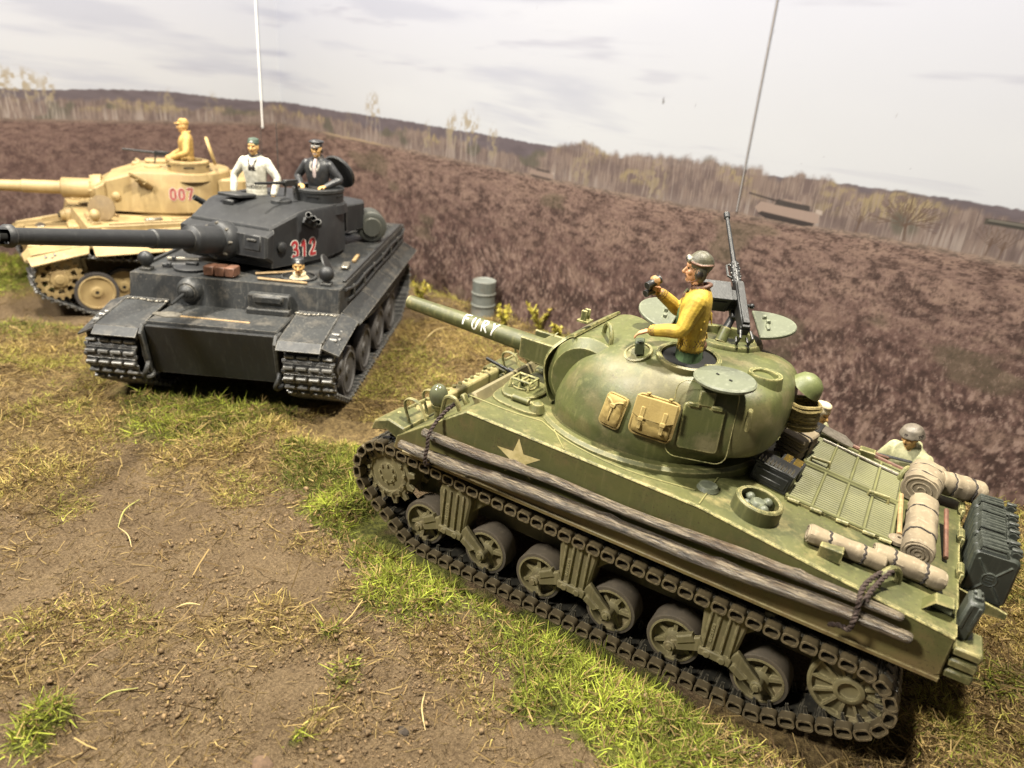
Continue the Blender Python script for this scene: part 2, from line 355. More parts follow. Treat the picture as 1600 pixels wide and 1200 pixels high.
    # printed bare oak
    def stroke(x0, z0, x1, z1, w, c, k=.8):
        nonlocal col
        dx, dz = x1 - x0, z1 - z0; t = np.clip(((s - x0) * dx + (z - z0) * dz) / (dx * dx + dz * dz), 0, 1); d = np.hypot(s - x0 - t * dx, z - z0 - t * dz); col = lerp(col, lin(c), k * sst(w, w * .35, d))
    oak = (104, 84, 72); stroke(16.27, 3.14, 16.24, 3.36, .035, oak)
    rs = np.random.default_rng(4)
    for q in range(22):
        a = R(12 + 156 * q / 21) + rs.normal() * .08; L = .20 + .20 * rs.random(); x1, z1 = 16.24 + math.cos(a) * L, 3.34 + math.sin(a) * L * .9; stroke(16.24, 3.30 + .08 * rs.random(), x1, z1, .010, oak, .45)
        for w in range(3): b = a + rs.normal() * .5; stroke(x1 - .1 * math.cos(a), z1 - .1 * math.sin(a), x1 + math.cos(b) * .12, z1 + math.sin(b) * .1, .009, oak, .45)
    for q, (x, z0) in enumerate(((17.25, 3.14), (17.4, 3.12), (15.62, 3.12))):
        stroke(x, z0, x + .03, z0 + .25, .02, oak, .7)
        for w in range(7): a = R(50 + 15 * w); stroke(x + .02, z0 + .15, x + math.cos(a) * .28, z0 + .15 + math.sin(a) * .25, .01, oak, .5)
    # heather: clumps that grow with nearness to the viewer of the printed scene
    dep = np.clip((base - z) / 3.0, 0, 1); H = lerp(lin((132, 106, 98)) + 0 * z[..., None], lin((110, 84, 79)), sst(.05, .55, dep))
    far, mid, nearw = sst(.22, .0, dep), np.clip(1 - np.abs(dep - .3) / .3, 0, 1), sst(.25, .6, dep); tot = far + mid + nearw + 1e-6
    def lay(f, sd, o=4, g=.6): return (far * fbm(s * f * 1.3, z * f * 5, sd, o, g) + mid * fbm(s * f, z * f * 1.9, sd + 1, o, g) + nearw * fbm(s * f * .75, z * f * .95, sd + 2, o, g)) / tot
    n1 = lay(1.6, 91, 5, .62); H = lerp(H, lin((86, 66, 60)), .55 * sst(.49, .66, n1)); H = lerp(H, lin((144, 118, 106)), .45 * sst(.50, .34, n1))
    n2 = lay(5.5, 94, 4, .62); H = lerp(H, lin((152, 125, 113)), .6 * sst(.51, .68, n2)); H = lerp(H, lin((66, 49, 45)), .75 * sst(.49, .33, n2))
    n3 = (far * fbm(s * 26, z * 60, 97, 2, .6) + mid * fbm(s * 30, z * 26, 98, 3, .6) + nearw * fbm(s * 24 + 1.5 * np.sin(z * 5), z * 13, 99, 3, .62)) / tot
    H = lerp(H, lin((178, 150, 140)), .6 * sst(.54, .74, n3) * (.4 + .6 * nearw)); H = lerp(H, lin((54, 39, 37)), .6 * sst(.46, .28, n3))
    H = lerp(H, lin((96, 88, 70)), .5 * sst(.68, .8, fbm(s * .8 + 11, z * 1.9, 99, 3)))
    H = lerp(H, lin((98, 74, 72)), .4 * sst(3, -3, s)); H = lerp(H, lin((150, 134, 122)), .4 * sst(.12, 0, base - z))
    H = lerp(H, lin((186, 160, 132)), .7 * np.exp(-((z - base + .02) / .03) ** 2) * sst(1.8, 2.6, s) * sst(5.2, 4.2, s))
    H = H * np.array([1.22, 1.26, 1.22])
    col = lerp(col, H, sst(-.02, .03, base - z + .05 * (fbm(s * 9, z * 3, 101) - .5)))
    # printed vehicles far out on the heath, and the printed barrel at the right rim
    def poly(P, c, k=.9, so=.012):
        nonlocal col
        if sum(P[i][0] * P[(i + 1) % len(P)][1] - P[(i + 1) % len(P)][0] * P[i][1] for i in range(len(P))) > 0: P = P[::-1]
        d = np.full(s.shape, 1e3)
        for i in range(len(P)):
            (x0, z0), (x1, z1) = P[i], P[(i + 1) % len(P)]; L = math.hypot(x1 - x0, z1 - z0); d = np.minimum(d, ((z1 - z0) * (s - x0) - (x1 - x0) * (z - z0)) / L)
        col = lerp(col, lin(c), k * sst(-so, so, d))
    def far_tank(cx, cz, q, k):
        f = lambda L: [(cx + x * q, cz + y * q) for x, y in L]
        poly(f([(-.5, -.03), (-.42, .07), (.5, .05), (.52, -.08), (.4, -.14), (-.4, -.12)]), (172, 150, 138), k); poly(f([(-.44, -.11), (-.38, -.07), (.46, -.10), (.44, -.14), (.3, -.17), (-.3, -.16)]), (52, 46, 46), k)
        poly(f([(-.2, .06), (-.16, .15), (.34, .13), (.36, .05)]), (70, 64, 62), k); poly(f([(-.1, .14), (-.04, .17), (.2, .16), (.22, .13)]), (168, 146, 134), k * .8); poly(f([(-.64, .15), (-.64, .175), (-.15, .13), (-.15, .1)]), (70, 62, 60), k); poly(f([(.44, .05), (.44, .1), (.54, .09), (.54, .03)]), (196, 180, 168), k)
    far_tank(14.56, 3.25, 1.0, .95); far_tank(9.62, 3.08, .62, .7)
    poly([(17.13, 3.55), (17.13, 3.62), (18.9, 3.66), (18.9, 3.55)], (70, 66, 60), 1.0, .01); poly([(17.15, 3.59), (17.15, 3.615), (18.9, 3.65), (18.9, 3.6)], (128, 122, 112), .8, .01); poly([(17.13, 3.55), (17.13, 3.62), (17.17, 3.62), (17.17, 3.55)], (84, 78, 70), .8, .008)
    for q in range(26): x, zz = rs.uniform(9, 18), rs.uniform(3.9, 6); col = lerp(col, lin((120, 116, 110)), .45 * np.exp(-(((s - x) ** 2 + (z - zz) ** 2) / .008 ** 2)))
    stroke(12.13, 4.6, 12.14, 4.57, .03, (110, 105, 100), .8)
    return np.clip(col, 0, 1) * .45
def backdrop():
    c = np.array([13.988, -8.373]); dr = np.array([-.972, .235]); dl = np.array([.352, .936]); rad = .002
    half = math.acos(float(np.clip(dr @ dl, -1, 1))) / 2; tl = rad / math.tan(half); bis = (dr + dl) / np.linalg.norm(dr + dl); cen = c + bis * rad / math.sin(half)
    # columns: about one per picture pixel
    sl = [-11, -9]; 
    while sl[-1] < 21: x = sl[-1]; sl.append(x + (.10 if x < -7.2 else .030 if x < 3 else .024 if x < 9 else .0165 if x < 19.3 else .2))
    sl = np.unique(np.append(np.array(sl)[np.abs(np.array(sl)) > .012], 0.0)); zz = np.concatenate([np.arange(-.7, .2, .1), np.arange(.2, 2.2, .018), np.arange(2.2, 4.3, .015), np.arange(4.3, 6.4, .045), np.arange(6.5, 9.6, .2)])
    p0 = c + dr * tl; p1 = c + dl * tl; XY = np.zeros((len(sl), 2))
    a0 = math.atan2(*(p1 - cen)[::-1]); a1 = math.atan2(*(p0 - cen)[::-1]); da = (a1 - a0 + math.pi) % (2 * math.pi) - math.pi
    for i, x in enumerate(sl):
        if x > tl: XY[i] = c + dr * x
        elif x < -tl: XY[i] = c - dl * x
        else: t = a0 + da * (x + tl) / (2 * tl); XY[i] = cen + rad * np.array([math.cos(t), math.sin(t)])
    n, m = len(sl), len(zz); SS, ZZ = np.meshgrid(sl, zz, indexing='ij')
    V = np.zeros((n, m, 3)); V[..., :2] = XY[:, None, :]; V[..., 2] = ZZ
    V[..., :2] += (bis * .012)[None, None, :] * (fbm(SS * .5, ZZ * .4, 7, 3)[..., None] - .5)
    idx = np.arange(n * m).reshape(n, m); F = np.stack([idx[:-1, :-1], idx[:-1, 1:], idx[1:, 1:], idx[1:, :-1]], -1).reshape(-1, 4)
    me = bpy.data.meshes.new('printed_backdrop'); me.vertices.add(n * m); me.vertices.foreach_set('co', V.ravel()); me.loops.add(F.size); me.loops.foreach_set('vertex_index', F.ravel().astype(np.int32))
    me.polygons.add(len(F)); me.polygons.foreach_set('loop_start', np.arange(0, F.size, 4, dtype=np.int32)); me.polygons.foreach_set('use_smooth', np.ones(len(F), bool)); me.update(calc_edges=True)
    C = np.ones((n * m, 4), np.float32); C[:, :3] = print_colour(SS, ZZ).reshape(-1, 3); C[:, 3] = sst(3.05, 2.6, ZZ).ravel()
    at = me.color_attributes.new('print', 'FLOAT_COLOR', 'POINT'); at.data.foreach_set('color', C.ravel())
    mt, nt, bs = mat('matt_photo_print'); a = N(nt, 'ShaderNodeAttribute', attribute_name='print'); c_ = coords(nt, (1, 1, .6)); g1 = ramp(nt, noise(nt, 30, 3, .7, c_), .3, .7, False); hm = math_(nt, 'MULTIPLY', a.outputs['Alpha'], .42); pc = mix(nt, math_(nt, 'MULTIPLY', hm, ramp(nt, noise(nt, 26, 4, .75, c_), .55, .7)), a.outputs['Color'], (.24, .16, .135)); pc = mix(nt, math_(nt, 'MULTIPLY', hm, ramp(nt, noise(nt, 33, 4, .75, c_), .48, .32)), pc, (.035, .021, .017)); nt.links.new(pc, bs.inputs['Base Color']); bs.inputs['Roughness'].default_value = .75; bs.inputs['Specular IOR Level'].default_value = .2
    me.materials.append(mt); o = place('backdrop', me); me.polygons.foreach_set('use_smooth', np.zeros(len(me.polygons), bool))
    tag(o, 'printed heath landscape with birch wood and grey sky behind the model tanks', 'backdrop', kind='structure')
    # white corner strip
    p = c + dl * .52; b = MB().cyl((p[0] + bis[0] * .02, p[1] + bis[1] * .02, 2.9), (p[0] + bis[0] * .02, p[1] + bis[1] * .02, 8.5), .018, n=8)
    o = b.build('edge_strip', plain('white_plastic', (.8, .79, .75), .4, .1, bmp=0)); tag(o, 'thin white vertical strip on the backdrop beside its corner', 'strip', 'vertical strips on the backdrop')
    p = c + dr * 13.78; b = MB().cyl((p[0] + .003, p[1] + .012, 3.1), (p[0] + .003, p[1] + .012, 8.5), .012, n=8); o = b.build('edge_strip', plain('grey_rod', (.22, .205, .2), .5, .15, bmp=0)); tag(o, 'thin grey vertical rod before the printed sky, above the machine gun', 'rod', 'vertical strips on the backdrop')
backdrop()

# ------------------------------------------------------------------ ground
MOSS = [(6.14, 0.54, 0.9, 1.0), (7.53, 0.36, 0.5, 0.6), (5.5, 0.28, 0.5, 0.7), (3.78, 0.78, 0.5, 1.0), (2.93, 1.18, 0.45, 1.0), (2.06, 1.57, 0.4, 1.0), (1.4, 1.86, 0.36, 1.0), (1.43, 1.26, 0.3, 0.9), (3.65, 0.21, 0.3, 0.8), (3.29, 1.49, 0.2, 0.5), (0.74, 1.56, 0.25, 0.8), (0.15, 1.67, 0.42, 1.0), (-0.39, 1.78, 0.5, 1.0), (-0.96, 1.91, 0.48, 1.0), (-1.47, 2.0, 0.45, 1.0), (-0.22, 2.34, 0.3, 0.9), (-1.73, 2.16, 0.35, 1.0), (-1.26, 2.38, 0.35, 0.9), (15.62, -1.69, 1.3, 1.0), (11.56, 0.22, 0.7, 0.5), (9.89, -0.3, 0.5, 0.45), (2.71, 4.78, 0.16, 0.9), (2.66, 4.93, 0.1, 0.7), (1.72, 2.98, 0.1, 0.7), (1.23, 3.21, 0.1, 0.5), (1.1, 3.85, 0.1, 0.6), (4.13, -7.37, 0.6, 0.7), (3.7, -5.37, 0.5, 0.5), (5.32, -3.03, 0.6, 0.35), (-4.08, -2.28, 0.5, 0.5), (-3.77, -0.66, 0.3, 0.5), (6.33, 2.87, 0.3, 0.4), (7.68, 1.68, 0.3, 0.4), (-3.43, 0.73, 0.3, 0.4)]
LITT = [(9.88, 0.9, 1.3, 0.8), (7.37, 1.68, 0.9, 0.7), (6.39, 2.91, 0.6, 0.8), (7.74, 0.86, 0.6, 0.7), (4.67, 0.7, 0.8, 0.9), (4.63, -0.35, 0.9, 0.9), (5.48, 1.37, 0.5, 0.6), (4.35, 1.7, 0.35, 0.7), (4.8, -2.03, 1.2, 0.9), (5.18, -4.02, 1.1, 1.0), (3.76, -4.0, 1.0, 0.9), (4.45, -7.37, 0.8, 1.0), (-3.56, -0.14, 0.6, 0.9), (-3.9, -1.98, 0.8, 1.0), (-4.06, -3.49, 0.8, 1.0), (-3.33, 0.79, 0.5, 0.8), (-3.03, 0.93, 0.3, 0.8), (3.6, 4.16, 0.42, 0.75), (3.56, 4.51, 0.3, 0.7), (3.44, 3.84, 0.25, 0.6), (2.88, 3.84, 0.25, 0.5), (2.44, 3.52, 0.2, 0.5), (2.01, 3.09, 0.3, 0.5), (1.59, 2.87, 0.25, 0.5), (0.71, 2.27, 0.35, 0.55), (0.13, 2.72, 0.3, 0.4), (1.09, 3.54, 0.22, 0.5), (14.97, -1.34, 1.2, 0.5), (2.76, 2.02, 0.2, 0.5), (5.38, 3.19, 0.3, 0.5), (-2.0, 1.53, 0.4, 0.7), (-2.56, 1.32, 0.3, 0.7), (1.84, 2.24, 0.2, 0.5)]
def ground_base(x, y):
    dx = np.maximum(np.abs(x) - 3.1, 0); dy = np.maximum(np.abs(y) - 1.4, 0); w = 1 - sst(0, 2.6, np.hypot(dx, dy)); w2 = 1 - sst(3, 6, np.hypot(x - 12.5, y + 3.7))
    return w * (-.219 + .039 * x + .025 * y) - .25 * w2
def mask(L, x, y):
    t = np.zeros_like(x); wx = x + .35 * (fbm(x * 1.7, y * 1.7, 3, 3) - .5) * 1.6; wy = y + .35 * (fbm(x * 1.7 + 40, y * 1.7, 4, 3) - .5) * 1.6
    for cx, cy, r, w in L: t = np.maximum(t, w * np.exp(-(((wx - cx) ** 2 + (wy - cy) ** 2) / (r * 1.32) ** 2) ** 1.7))
    return np.clip(t * (.6 + .85 * fbm(x * 4, y * 4, 9, 3)), 0, 1)
def flat_zone(x, y):
    """where tracks press the ground flat"""
    f = np.ones_like(x)
    for (cx, cy, yaw) in ((0, 0, 0), (7.429, -2.097, R(117.734)), (12.5, -3.7, R(66))):
        c, s_ = math.cos(yaw), math.sin(yaw); u = (x - cx) * c + (y - cy) * s_; v = -(x - cx) * s_ + (y - cy) * c
        f = np.minimum(f, sst(0, .35, np.maximum(np.abs(u) - 2.6, np.abs(v) - (1.42 if yaw == 0 else 1.75))))
    return f
def ground_h(x, y):
    m = mask(MOSS, x, y); l = mask(LITT, x, y); f = flat_zone(x, y)
    h = .10 * (fbm(x * .8, y * .8, 12, 4) - .5) + .10 * (fbm(x * 3, y * 3, 13, 4) - .5) + .05 * (fbm(x * 11, y * 11, 14, 3) - .5) * 1.4
    return ground_base(x, y) + h * (.25 + .75 * f) + (.15 * m + .07 * l) * f * (.2 + 1.6 * fbm(x * 6, y * 6, 15, 3)) - .015
def ground():
    def ax(a, b, f0, f1, fine, coarse):
        o = [a]
        while o[-1] < b: o.append(o[-1] + (fine if f0 < o[-1] < f1 else coarse))
        return np.array(o)
    X = ax(-8, 20, -4.5, 8.0, .031, .09); Y = ax(-10.5, 9, -.5, 6.3, .031, .08)
    xx, yy = np.meshgrid(X, Y, indexing='ij'); V = np.stack([xx, yy, ground_h(xx, yy)], -1); n, m = xx.shape
    idx = np.arange(n * m).reshape(n, m); F = np.stack([idx[:-1, :-1], idx[1:, :-1], idx[1:, 1:], idx[:-1, 1:]], -1).reshape(-1, 4)
    me = bpy.data.meshes.new('ground'); me.vertices.add(n * m); me.vertices.foreach_set('co', V.ravel()); me.loops.add(F.size); me.loops.foreach_set('vertex_index', F.ravel().astype(np.int32))
    me.polygons.add(len(F)); me.polygons.foreach_set('loop_start', np.arange(0, F.size, 4, dtype=np.int32)); me.polygons.foreach_set('use_smooth', np.ones(len(F), bool)); me.update(calc_edges=True)
    C = np.zeros((n * m, 4), np.float32); C[:, 0] = mask(MOSS, xx, yy).ravel(); C[:, 1] = mask(LITT, xx, yy).ravel(); C[:, 3] = 1
    me.color_attributes.new('cover', 'FLOAT_COLOR', 'POINT').data.foreach_set('color', C.ravel())
    mt, nt, bs = mat('soil_with_moss'); c = coords(nt); a = N(nt, 'ShaderNodeAttribute', attribute_name='cover'); sp = N(nt, 'ShaderNodeSeparateColor'); nt.links.new(a.outputs['Color'], sp.inputs[0])
    soil = mix(nt, ramp(nt, noise(nt, 1.3, 5, .6, c), .35, .68), (.18, .117, .056), (.30, .208, .106)); g = noise(nt, 38, 5, .75, c)
    soil = mix(nt, ramp(nt, g, .3, .72), mix(nt, .62, soil, (.05, .03, .016)), mix(nt, .4, soil, (.42, .31, .18)))
    soil = mix(nt, ramp(nt, noise(nt, 90, 2, .6, c), .68, .76), soil, (.42, .33, .22))
    lit = mix(nt, ramp(nt, noise(nt, 16, 5, .75, c, .8), .32, .68), (.085, .052, .022), (.36, .255, .105))
    mo = mix(nt, ramp(nt, noise(nt, 18, 4, .7, c), .3, .7), (.05, .055, .012), (.20, .20, .04))
    col = mix(nt, ramp(nt, sp.outputs[1], .08, .55), soil, lit); col = mix(nt, ramp(nt, sp.outputs[0], .25, .6), col, mo)
    nt.links.new(col, bs.inputs['Base Color']); bs.inputs['Roughness'].default_value = .92; bs.inputs['Specular IOR Level'].default_value = .25
    bump(nt, bs, math_(nt, 'ADD', math_(nt, 'ADD', g, noise(nt, 85, 3, .7, c)), math_(nt, 'MULTIPLY', noise(nt, 14, 5, .7, c), 1.5)), 1.0, .06)
    me.materials.append(mt); o = place('ground', me); tag(o, 'brown soil of the diorama with moss and dry litter', 'ground', kind='structure'); 
ground()
def strips(name, P, D, L, Wd, bend, cols, mtname, lift=.0, segs=2, rough=.8, flat=False):
    """many thin bent blades as one mesh: P roots, D directions (unit), L lengths, Wd widths, cols rgb"""
    n = len(P); side = np.cross(D, RNG.normal(size=(n, 3))); side /= np.linalg.norm(side, axis=1)[:, None] + 1e-9
    bd = RNG.normal(size=(n, 3)); bd[:, 2] -= .4 if not flat else 0
    if flat: bd[:, 2] = np.abs(bd[:, 2]) * .3
    V = np.zeros((n, segs + 1, 2, 3)); 
    for k in range(segs + 1):
        t = k / segs; c = P + D * (L * t)[:, None] + bd * (bend * L * t * t)[:, None]; w = Wd * (1 - .75 * t if not flat else 1) * .5
        V[:, k, 0] = c - side * w[:, None]; V[:, k, 1] = c + side * w[:, None]
    nv = (segs + 1) * 2; base = np.arange(n)[:, None] * nv; F = np.concatenate([base + np.array([[2 * k, 2 * k + 1, 2 * k + 3, 2 * k + 2]]) for k in range(segs)], 0)
    me = bpy.data.meshes.new(name); me.vertices.add(n * nv); me.vertices.foreach_set('co', V.ravel()); me.loops.add(F.size); me.loops.foreach_set('vertex_index', F.ravel().astype(np.int32))
    me.polygons.add(len(F)); me.polygons.foreach_set('loop_start', np.arange(0, F.size, 4, dtype=np.int32)); me.polygons.foreach_set('use_smooth', np.ones(len(F), bool)); me.update(calc_edges=True)
    C = np.ones((n, nv, 4), np.float32); C[:, :, :3] = cols[:, None, :]; me.color_attributes.new('tint', 'FLOAT_COLOR', 'POINT').data.foreach_set('color', C.ravel())
    mt, nt, bs = mat(mtname); a = N(nt, 'ShaderNodeAttribute', attribute_name='tint'); nt.links.new(a.outputs['Color'], bs.inputs['Base Color']); bs.inputs['Roughness'].default_value = rough; bs.inputs['Specular IOR Level'].default_value = .3
    tr = N(nt, 'ShaderNodeBsdfTranslucent'); nt.links.new(a.outputs['Color'], tr.inputs[0]); mx = N(nt, 'ShaderNodeMixShader'); mx.inputs[0].default_value = .25
    nt.links.new(bs.outputs[0], mx.inputs[1]); nt.links.new(tr.outputs[0], mx.inputs[2]); nt.links.new(mx.outputs[0], nt.nodes['Material Output'].inputs[0])
    me.materials.append(mt); return place(name, me)
def scatter(n, box_, fn, thr=0):
    x = RNG.uniform(box_[0], box_[1], n); y = RNG.uniform(box_[2], box_[3], n); p = fn(x, y); k = RNG.random(n) < p; x, y = x[k], y[k]; return x, y, p[k]
def outside(x, y): return flat_zone(x, y) > .12
def dirs(n, up, sp): d = RNG.normal(size=(n, 3)) * sp; d[:, 2] = np.abs(d[:, 2]) + up; return d / np.linalg.norm(d, axis=1)[:, None]
def cover():
    # moss cushions
    P = []; A = []
    for bx, n in (((-4.5, 5.2, .0, 5.6), 330000), ((4.8, 12, -1.5, 3.4), 120000), ((12, 18, -4.5, 2), 110000), ((-5, -2.6, -4.2, 1.6), 60000), ((2.2, 7, -8, -1.2), 110000)):
        x, y, p = scatter(n, bx, lambda x, y: np.clip(mask(MOSS, x, y) * 1.25 - .22, 0, 1) * outside(x, y)); P.append(np.stack([x, y, ground_h(x, y) - .01], 1)); A.append(p)
    P = np.concatenate(P); A = np.concatenate(A); n = len(P)
    if n > 105000: k = RNG.permutation(n)[:105000]; P = P[k]; A = A[k]; n = 105000
    t = fbm(P[:, 0] * 2.2, P[:, 1] * 2.2, 77, 3); q = np.clip((t - .35) * 3 + RNG.normal(size=n) * .25, 0, 1)[:, None]
    near = (np.array([-.6, 1.9])[None] - P[:, :2]); near = np.exp(-(np.hypot(near[:, 0], near[:, 1]) / 2.2) ** 2)[:, None]
    cols = np.array([.10, .115, .016]) * (1 - q) + np.array([.32, .36, .045]) * q; cols = cols * (1 - .5 * near) + np.array([.40, .46, .06]) * .5 * near * (.6 + .5 * q)
    dry = (RNG.random(n) < .17)[:, None]; cols = np.where(dry, np.array([.34, .24, .09]) * (.6 + .6 * RNG.random((n, 1))), cols) * (.65 + .6 * RNG.random((n, 1)))
    L = (.026 + .05 * RNG.random(n)) * (.7 + .5 * A)
    o = strips('moss', P, dirs(n, .22, .8), L, .011 + .010 * RNG.random(n), .85, cols, 'moss_strands'); tag(o, 'fresh green moss cushions on the soil beside the tracks', 'moss', kind='stuff')
    # dry litter: curled stems lying flat
    P = []; 
    for bx, n, kk in (((-4.5, 5.2, .6, 6), 95000, .14), ((4.8, 12, -1.5, 4.4), 80000, .10), ((12, 18, -4.5, 2), 12000, .1), ((-5.2, -2.2, -4.4, 2), 50000, .3), ((2.0, 8, -8, -.6), 80000, .2)):
        x, y, p = scatter(n, bx, lambda x, y: (np.clip(mask(LITT, x, y) * 1.1 + .35 * mask(MOSS, x, y) - .08, 0, 1) * .62 + .035 + .17 * sst(.44, .62, fbm(x * 1.9, y * 1.9, 57, 4))) * outside(x, y)); P.append(np.stack([x, y, ground_h(x, y) + .004], 1))
    P = np.concatenate(P); n = len(P); k = RNG.permutation(n)[:110000]; P = P[k]; n = len(P)
    d = RNG.normal(size=(n, 3)); d[:, 2] = np.abs(d[:, 2]) * .28 + .05; d /= np.linalg.norm(d, axis=1)[:, None]; q = RNG.random((n, 1))
    cols = (np.array([.085, .048, .02]) * (1 - q) + np.array([.36, .26, .10]) * q) * (.5 + .8 * RNG.random((n, 1)))
    big = RNG.random(n) ** 5; L = .022 + .05 * RNG.random(n) + .10 * big
    o = strips('dry_litter', P, d, L, 0.0045 + .006 * RNG.random(n) + .004 * big, .75, cols, 'dry_stems', flat=True); tag(o, 'dry stems and dead moss scattered over the soil', 'litter', kind='stuff')
    # yellowish half dry moss and grass, taller along the foot of the backdrop
    P = []; H = []
    for bx, n in (((-4.5, 5.2, .0, 6), 150000), ((4.8, 12, -1.5, 4.4), 150000), ((12, 18, -4.5, 2), 40000), ((-5.2, -2.4, -4.6, 2), 90000), ((2.0, 9, -8, -.6), 140000)):
        wall = lambda x, y: np.exp(-(((y + 6.46) - (x - 6.05) * -.2418) / .38) ** 2)
        x, y, p = scatter(n, bx, lambda x, y: (np.clip(mask(LITT, x, y) * 1.3 - .15, 0, 1) * .85 * sst(.38, .62, fbm(x * 2.6, y * 2.6, 66, 4)) + .35 * wall(x, y)) * outside(x, y)); P.append(np.stack([x, y, ground_h(x, y) - .005], 1)); H.append(wall(x, y))
    P = np.concatenate(P); H = np.concatenate(H); k = RNG.permutation(len(P))[:80000]; P = P[k]; H = H[k]; n = len(P); q = np.clip(fbm(P[:, 0] * 1.3, P[:, 1] * 1.3, 78, 3) * 2.4 - .7 + RNG.normal(size=n) * .22, 0, 1)[:, None]
    cols = (np.array([.50, .37, .13]) * (1 - q) + np.array([.36, .35, .07]) * q) * (.45 + .8 * RNG.random((n, 1)))
    o = strips('dry_moss', P, dirs(n, .25, .8), (.03 + .06 * RNG.random(n)) * (1 + 1.3 * H * RNG.random(n)), .008 + .008 * RNG.random(n), .7, cols, 'dry_moss_strands'); tag(o, 'yellowish half dry moss and grass matted over the soil', 'moss', kind='stuff')
    # soil crumbs
    x, y, p = scatter(110000, (-3.2, 7.5, 1.2, 6.2), lambda x, y: np.clip(.03 + .9 * mask(LITT, x, y) + .5 * sst(.5, .7, fbm(x * 1.7, y * 1.7, 55, 4)), 0, 1) * (flat_zone(x, y) > .3) * np.clip(2.2 - np.hypot(x + 2.2, y - 6.7) / 4.5, .05, 1)); n = len(x); k = RNG.permutation(n)[:26000]; x, y = x[k], y[k]; n = len(x)
    r = .004 + .007 * RNG.random(n) + .022 * RNG.random(n) ** 10; c = np.stack([x, y, ground_h(x, y) + r * .3], 1)
    O = np.array([[1, 0, 0], [-1, 0, 0], [0, 1, 0], [0, -1, 0], [0, 0, 1], [0, 0, -1]], float)[None] * (.6 + .8 * RNG.random((n, 6, 1))) * r[:, None, None] + RNG.normal(size=(n, 6, 3)) * .25 * r[:, None, None]
    V = c[:, None, :] + O; T = np.array([[0, 2, 4], [2, 1, 4], [1, 3, 4], [3, 0, 4], [2, 0, 5], [1, 2, 5], [3, 1, 5], [0, 3, 5]]); F = (np.arange(n)[:, None, None] * 6 + T[None]).reshape(-1, 3)
    me = bpy.data.meshes.new('soil_crumbs'); me.vertices.add(n * 6); me.vertices.foreach_set('co', V.ravel()); me.loops.add(F.size); me.loops.foreach_set('vertex_index', F.ravel().astype(np.int32)); me.polygons.add(len(F)); me.polygons.foreach_set('loop_start', np.arange(0, F.size, 3, dtype=np.int32)); me.update(calc_edges=True)
    me.materials.append(plain('soil_crumb', (.25, .165, .08), .95, .75, 25)); o = place('soil_crumbs', me); tag(o, 'small crumbs of soil and grit on the bare path', 'grit', kind='stuff')
cover()
# ------------------------------------------------------------------ tracks
def hull_path(circles, n=72):
    P = np.concatenate([[(x + r * math.cos(t), z + r * math.sin(t)) for t in np.linspace(0, 2 * math.pi, n, endpoint=False)] for x, z, r in circles])
    P = P[np.lexsort((P[:, 1], P[:, 0]))]
    def half(Q):
        h = []
        for p in Q:
            while len(h) > 1 and np.cross(h[-1] - h[-2], p - h[-2]) <= 0: h.pop()
            h.append(p)
        return h
    return np.array(half(P)[:-1] + half(P[::-1])[:-1])
def resample(P, pitch):
    Q = np.vstack([P, P[:1]]); d = np.hypot(*np.diff(Q, axis=0).T); s = np.concatenate([[0], np.cumsum(d)]); n = round(s[-1] / pitch); t = np.arange(n) * s[-1] / n
    X = np.stack([np.interp(t, s, Q[:, 0]), np.interp(t, s, Q[:, 1])], 1); T = np.roll(X, -1, 0) - np.roll(X, 1, 0); return X, np.arctan2(T[:, 1], T[:, 0]), s[-1] / n
def sag(X, x0, x1, zmin, amt):
    X = X.copy(); k = (X[:, 1] > zmin) & (X[:, 0] > x0) & (X[:, 0] < x1); t = (X[k, 0] - x0) / (x1 - x0); X[k, 1] -= amt * np.sin(math.pi * t) ** .8; return X
def lay_track(root, circles, pitch, link_me, y, name='track_link', sg=None, jit=.006, flip=False):
    X, A, p = resample(hull_path(circles), pitch)
    if sg: X = sag(X, *sg)
    rs = random.Random(3)
    for (x, z), a in zip(X, A):
        M = Matrix.Translation((x, y, z)) @ Matrix.Rotation(-a + rs.uniform(-jit, jit) * 2, 4, 'Y') @ (Matrix.Rotation(math.pi, 4, 'X') if False else Matrix())
        if flip: M = M @ Matrix.Diagonal((1, -1, 1, 1))
        place(name, link_me, root, M=M)

# ------------------------------------------------------------------ lettering strokes
GL = {'F': [[(0, 0), (.05, 1)], [(.0, 1.0), (.62, 1.06)], [(.03, .55), (.5, .6)]], 'U': [[(.05, 1), (.0, .35), (.15, .03), (.42, 0), (.6, .3), (.62, 1.02)]],
      'R': [[(.02, 0), (.06, 1)], [(.0, .98), (.45, 1.04), (.62, .8), (.42, .56), (.06, .5)], [(.22, .5), (.66, .0)]], 'Y': [[(.0, 1), (.32, .5)], [(.68, 1.08), (.3, .45), (.1, -.12)]],
      '3': [[(.05, .86), (.2, 1), (.5, .98), (.58, .76), (.45, .56), (.25, .53)], [(.45, .54), (.62, .36), (.56, .1), (.3, 0), (.08, .1)]], '1': [[(.1, .72), (.38, 1), (.34, 0)]],
      '2': [[(.04, .78), (.16, .98), (.46, 1), (.58, .76), (.4, .42), (.02, .02), (.62, .02)]], '0': [[(.3, 1), (.56, .85), (.6, .5), (.54, .14), (.3, 0), (.06, .15), (.02, .5), (.08, .86), (.3, 1)]],
      '7': [[(.02, .98), (.6, 1), (.4, .5), (.24, 0)]]}
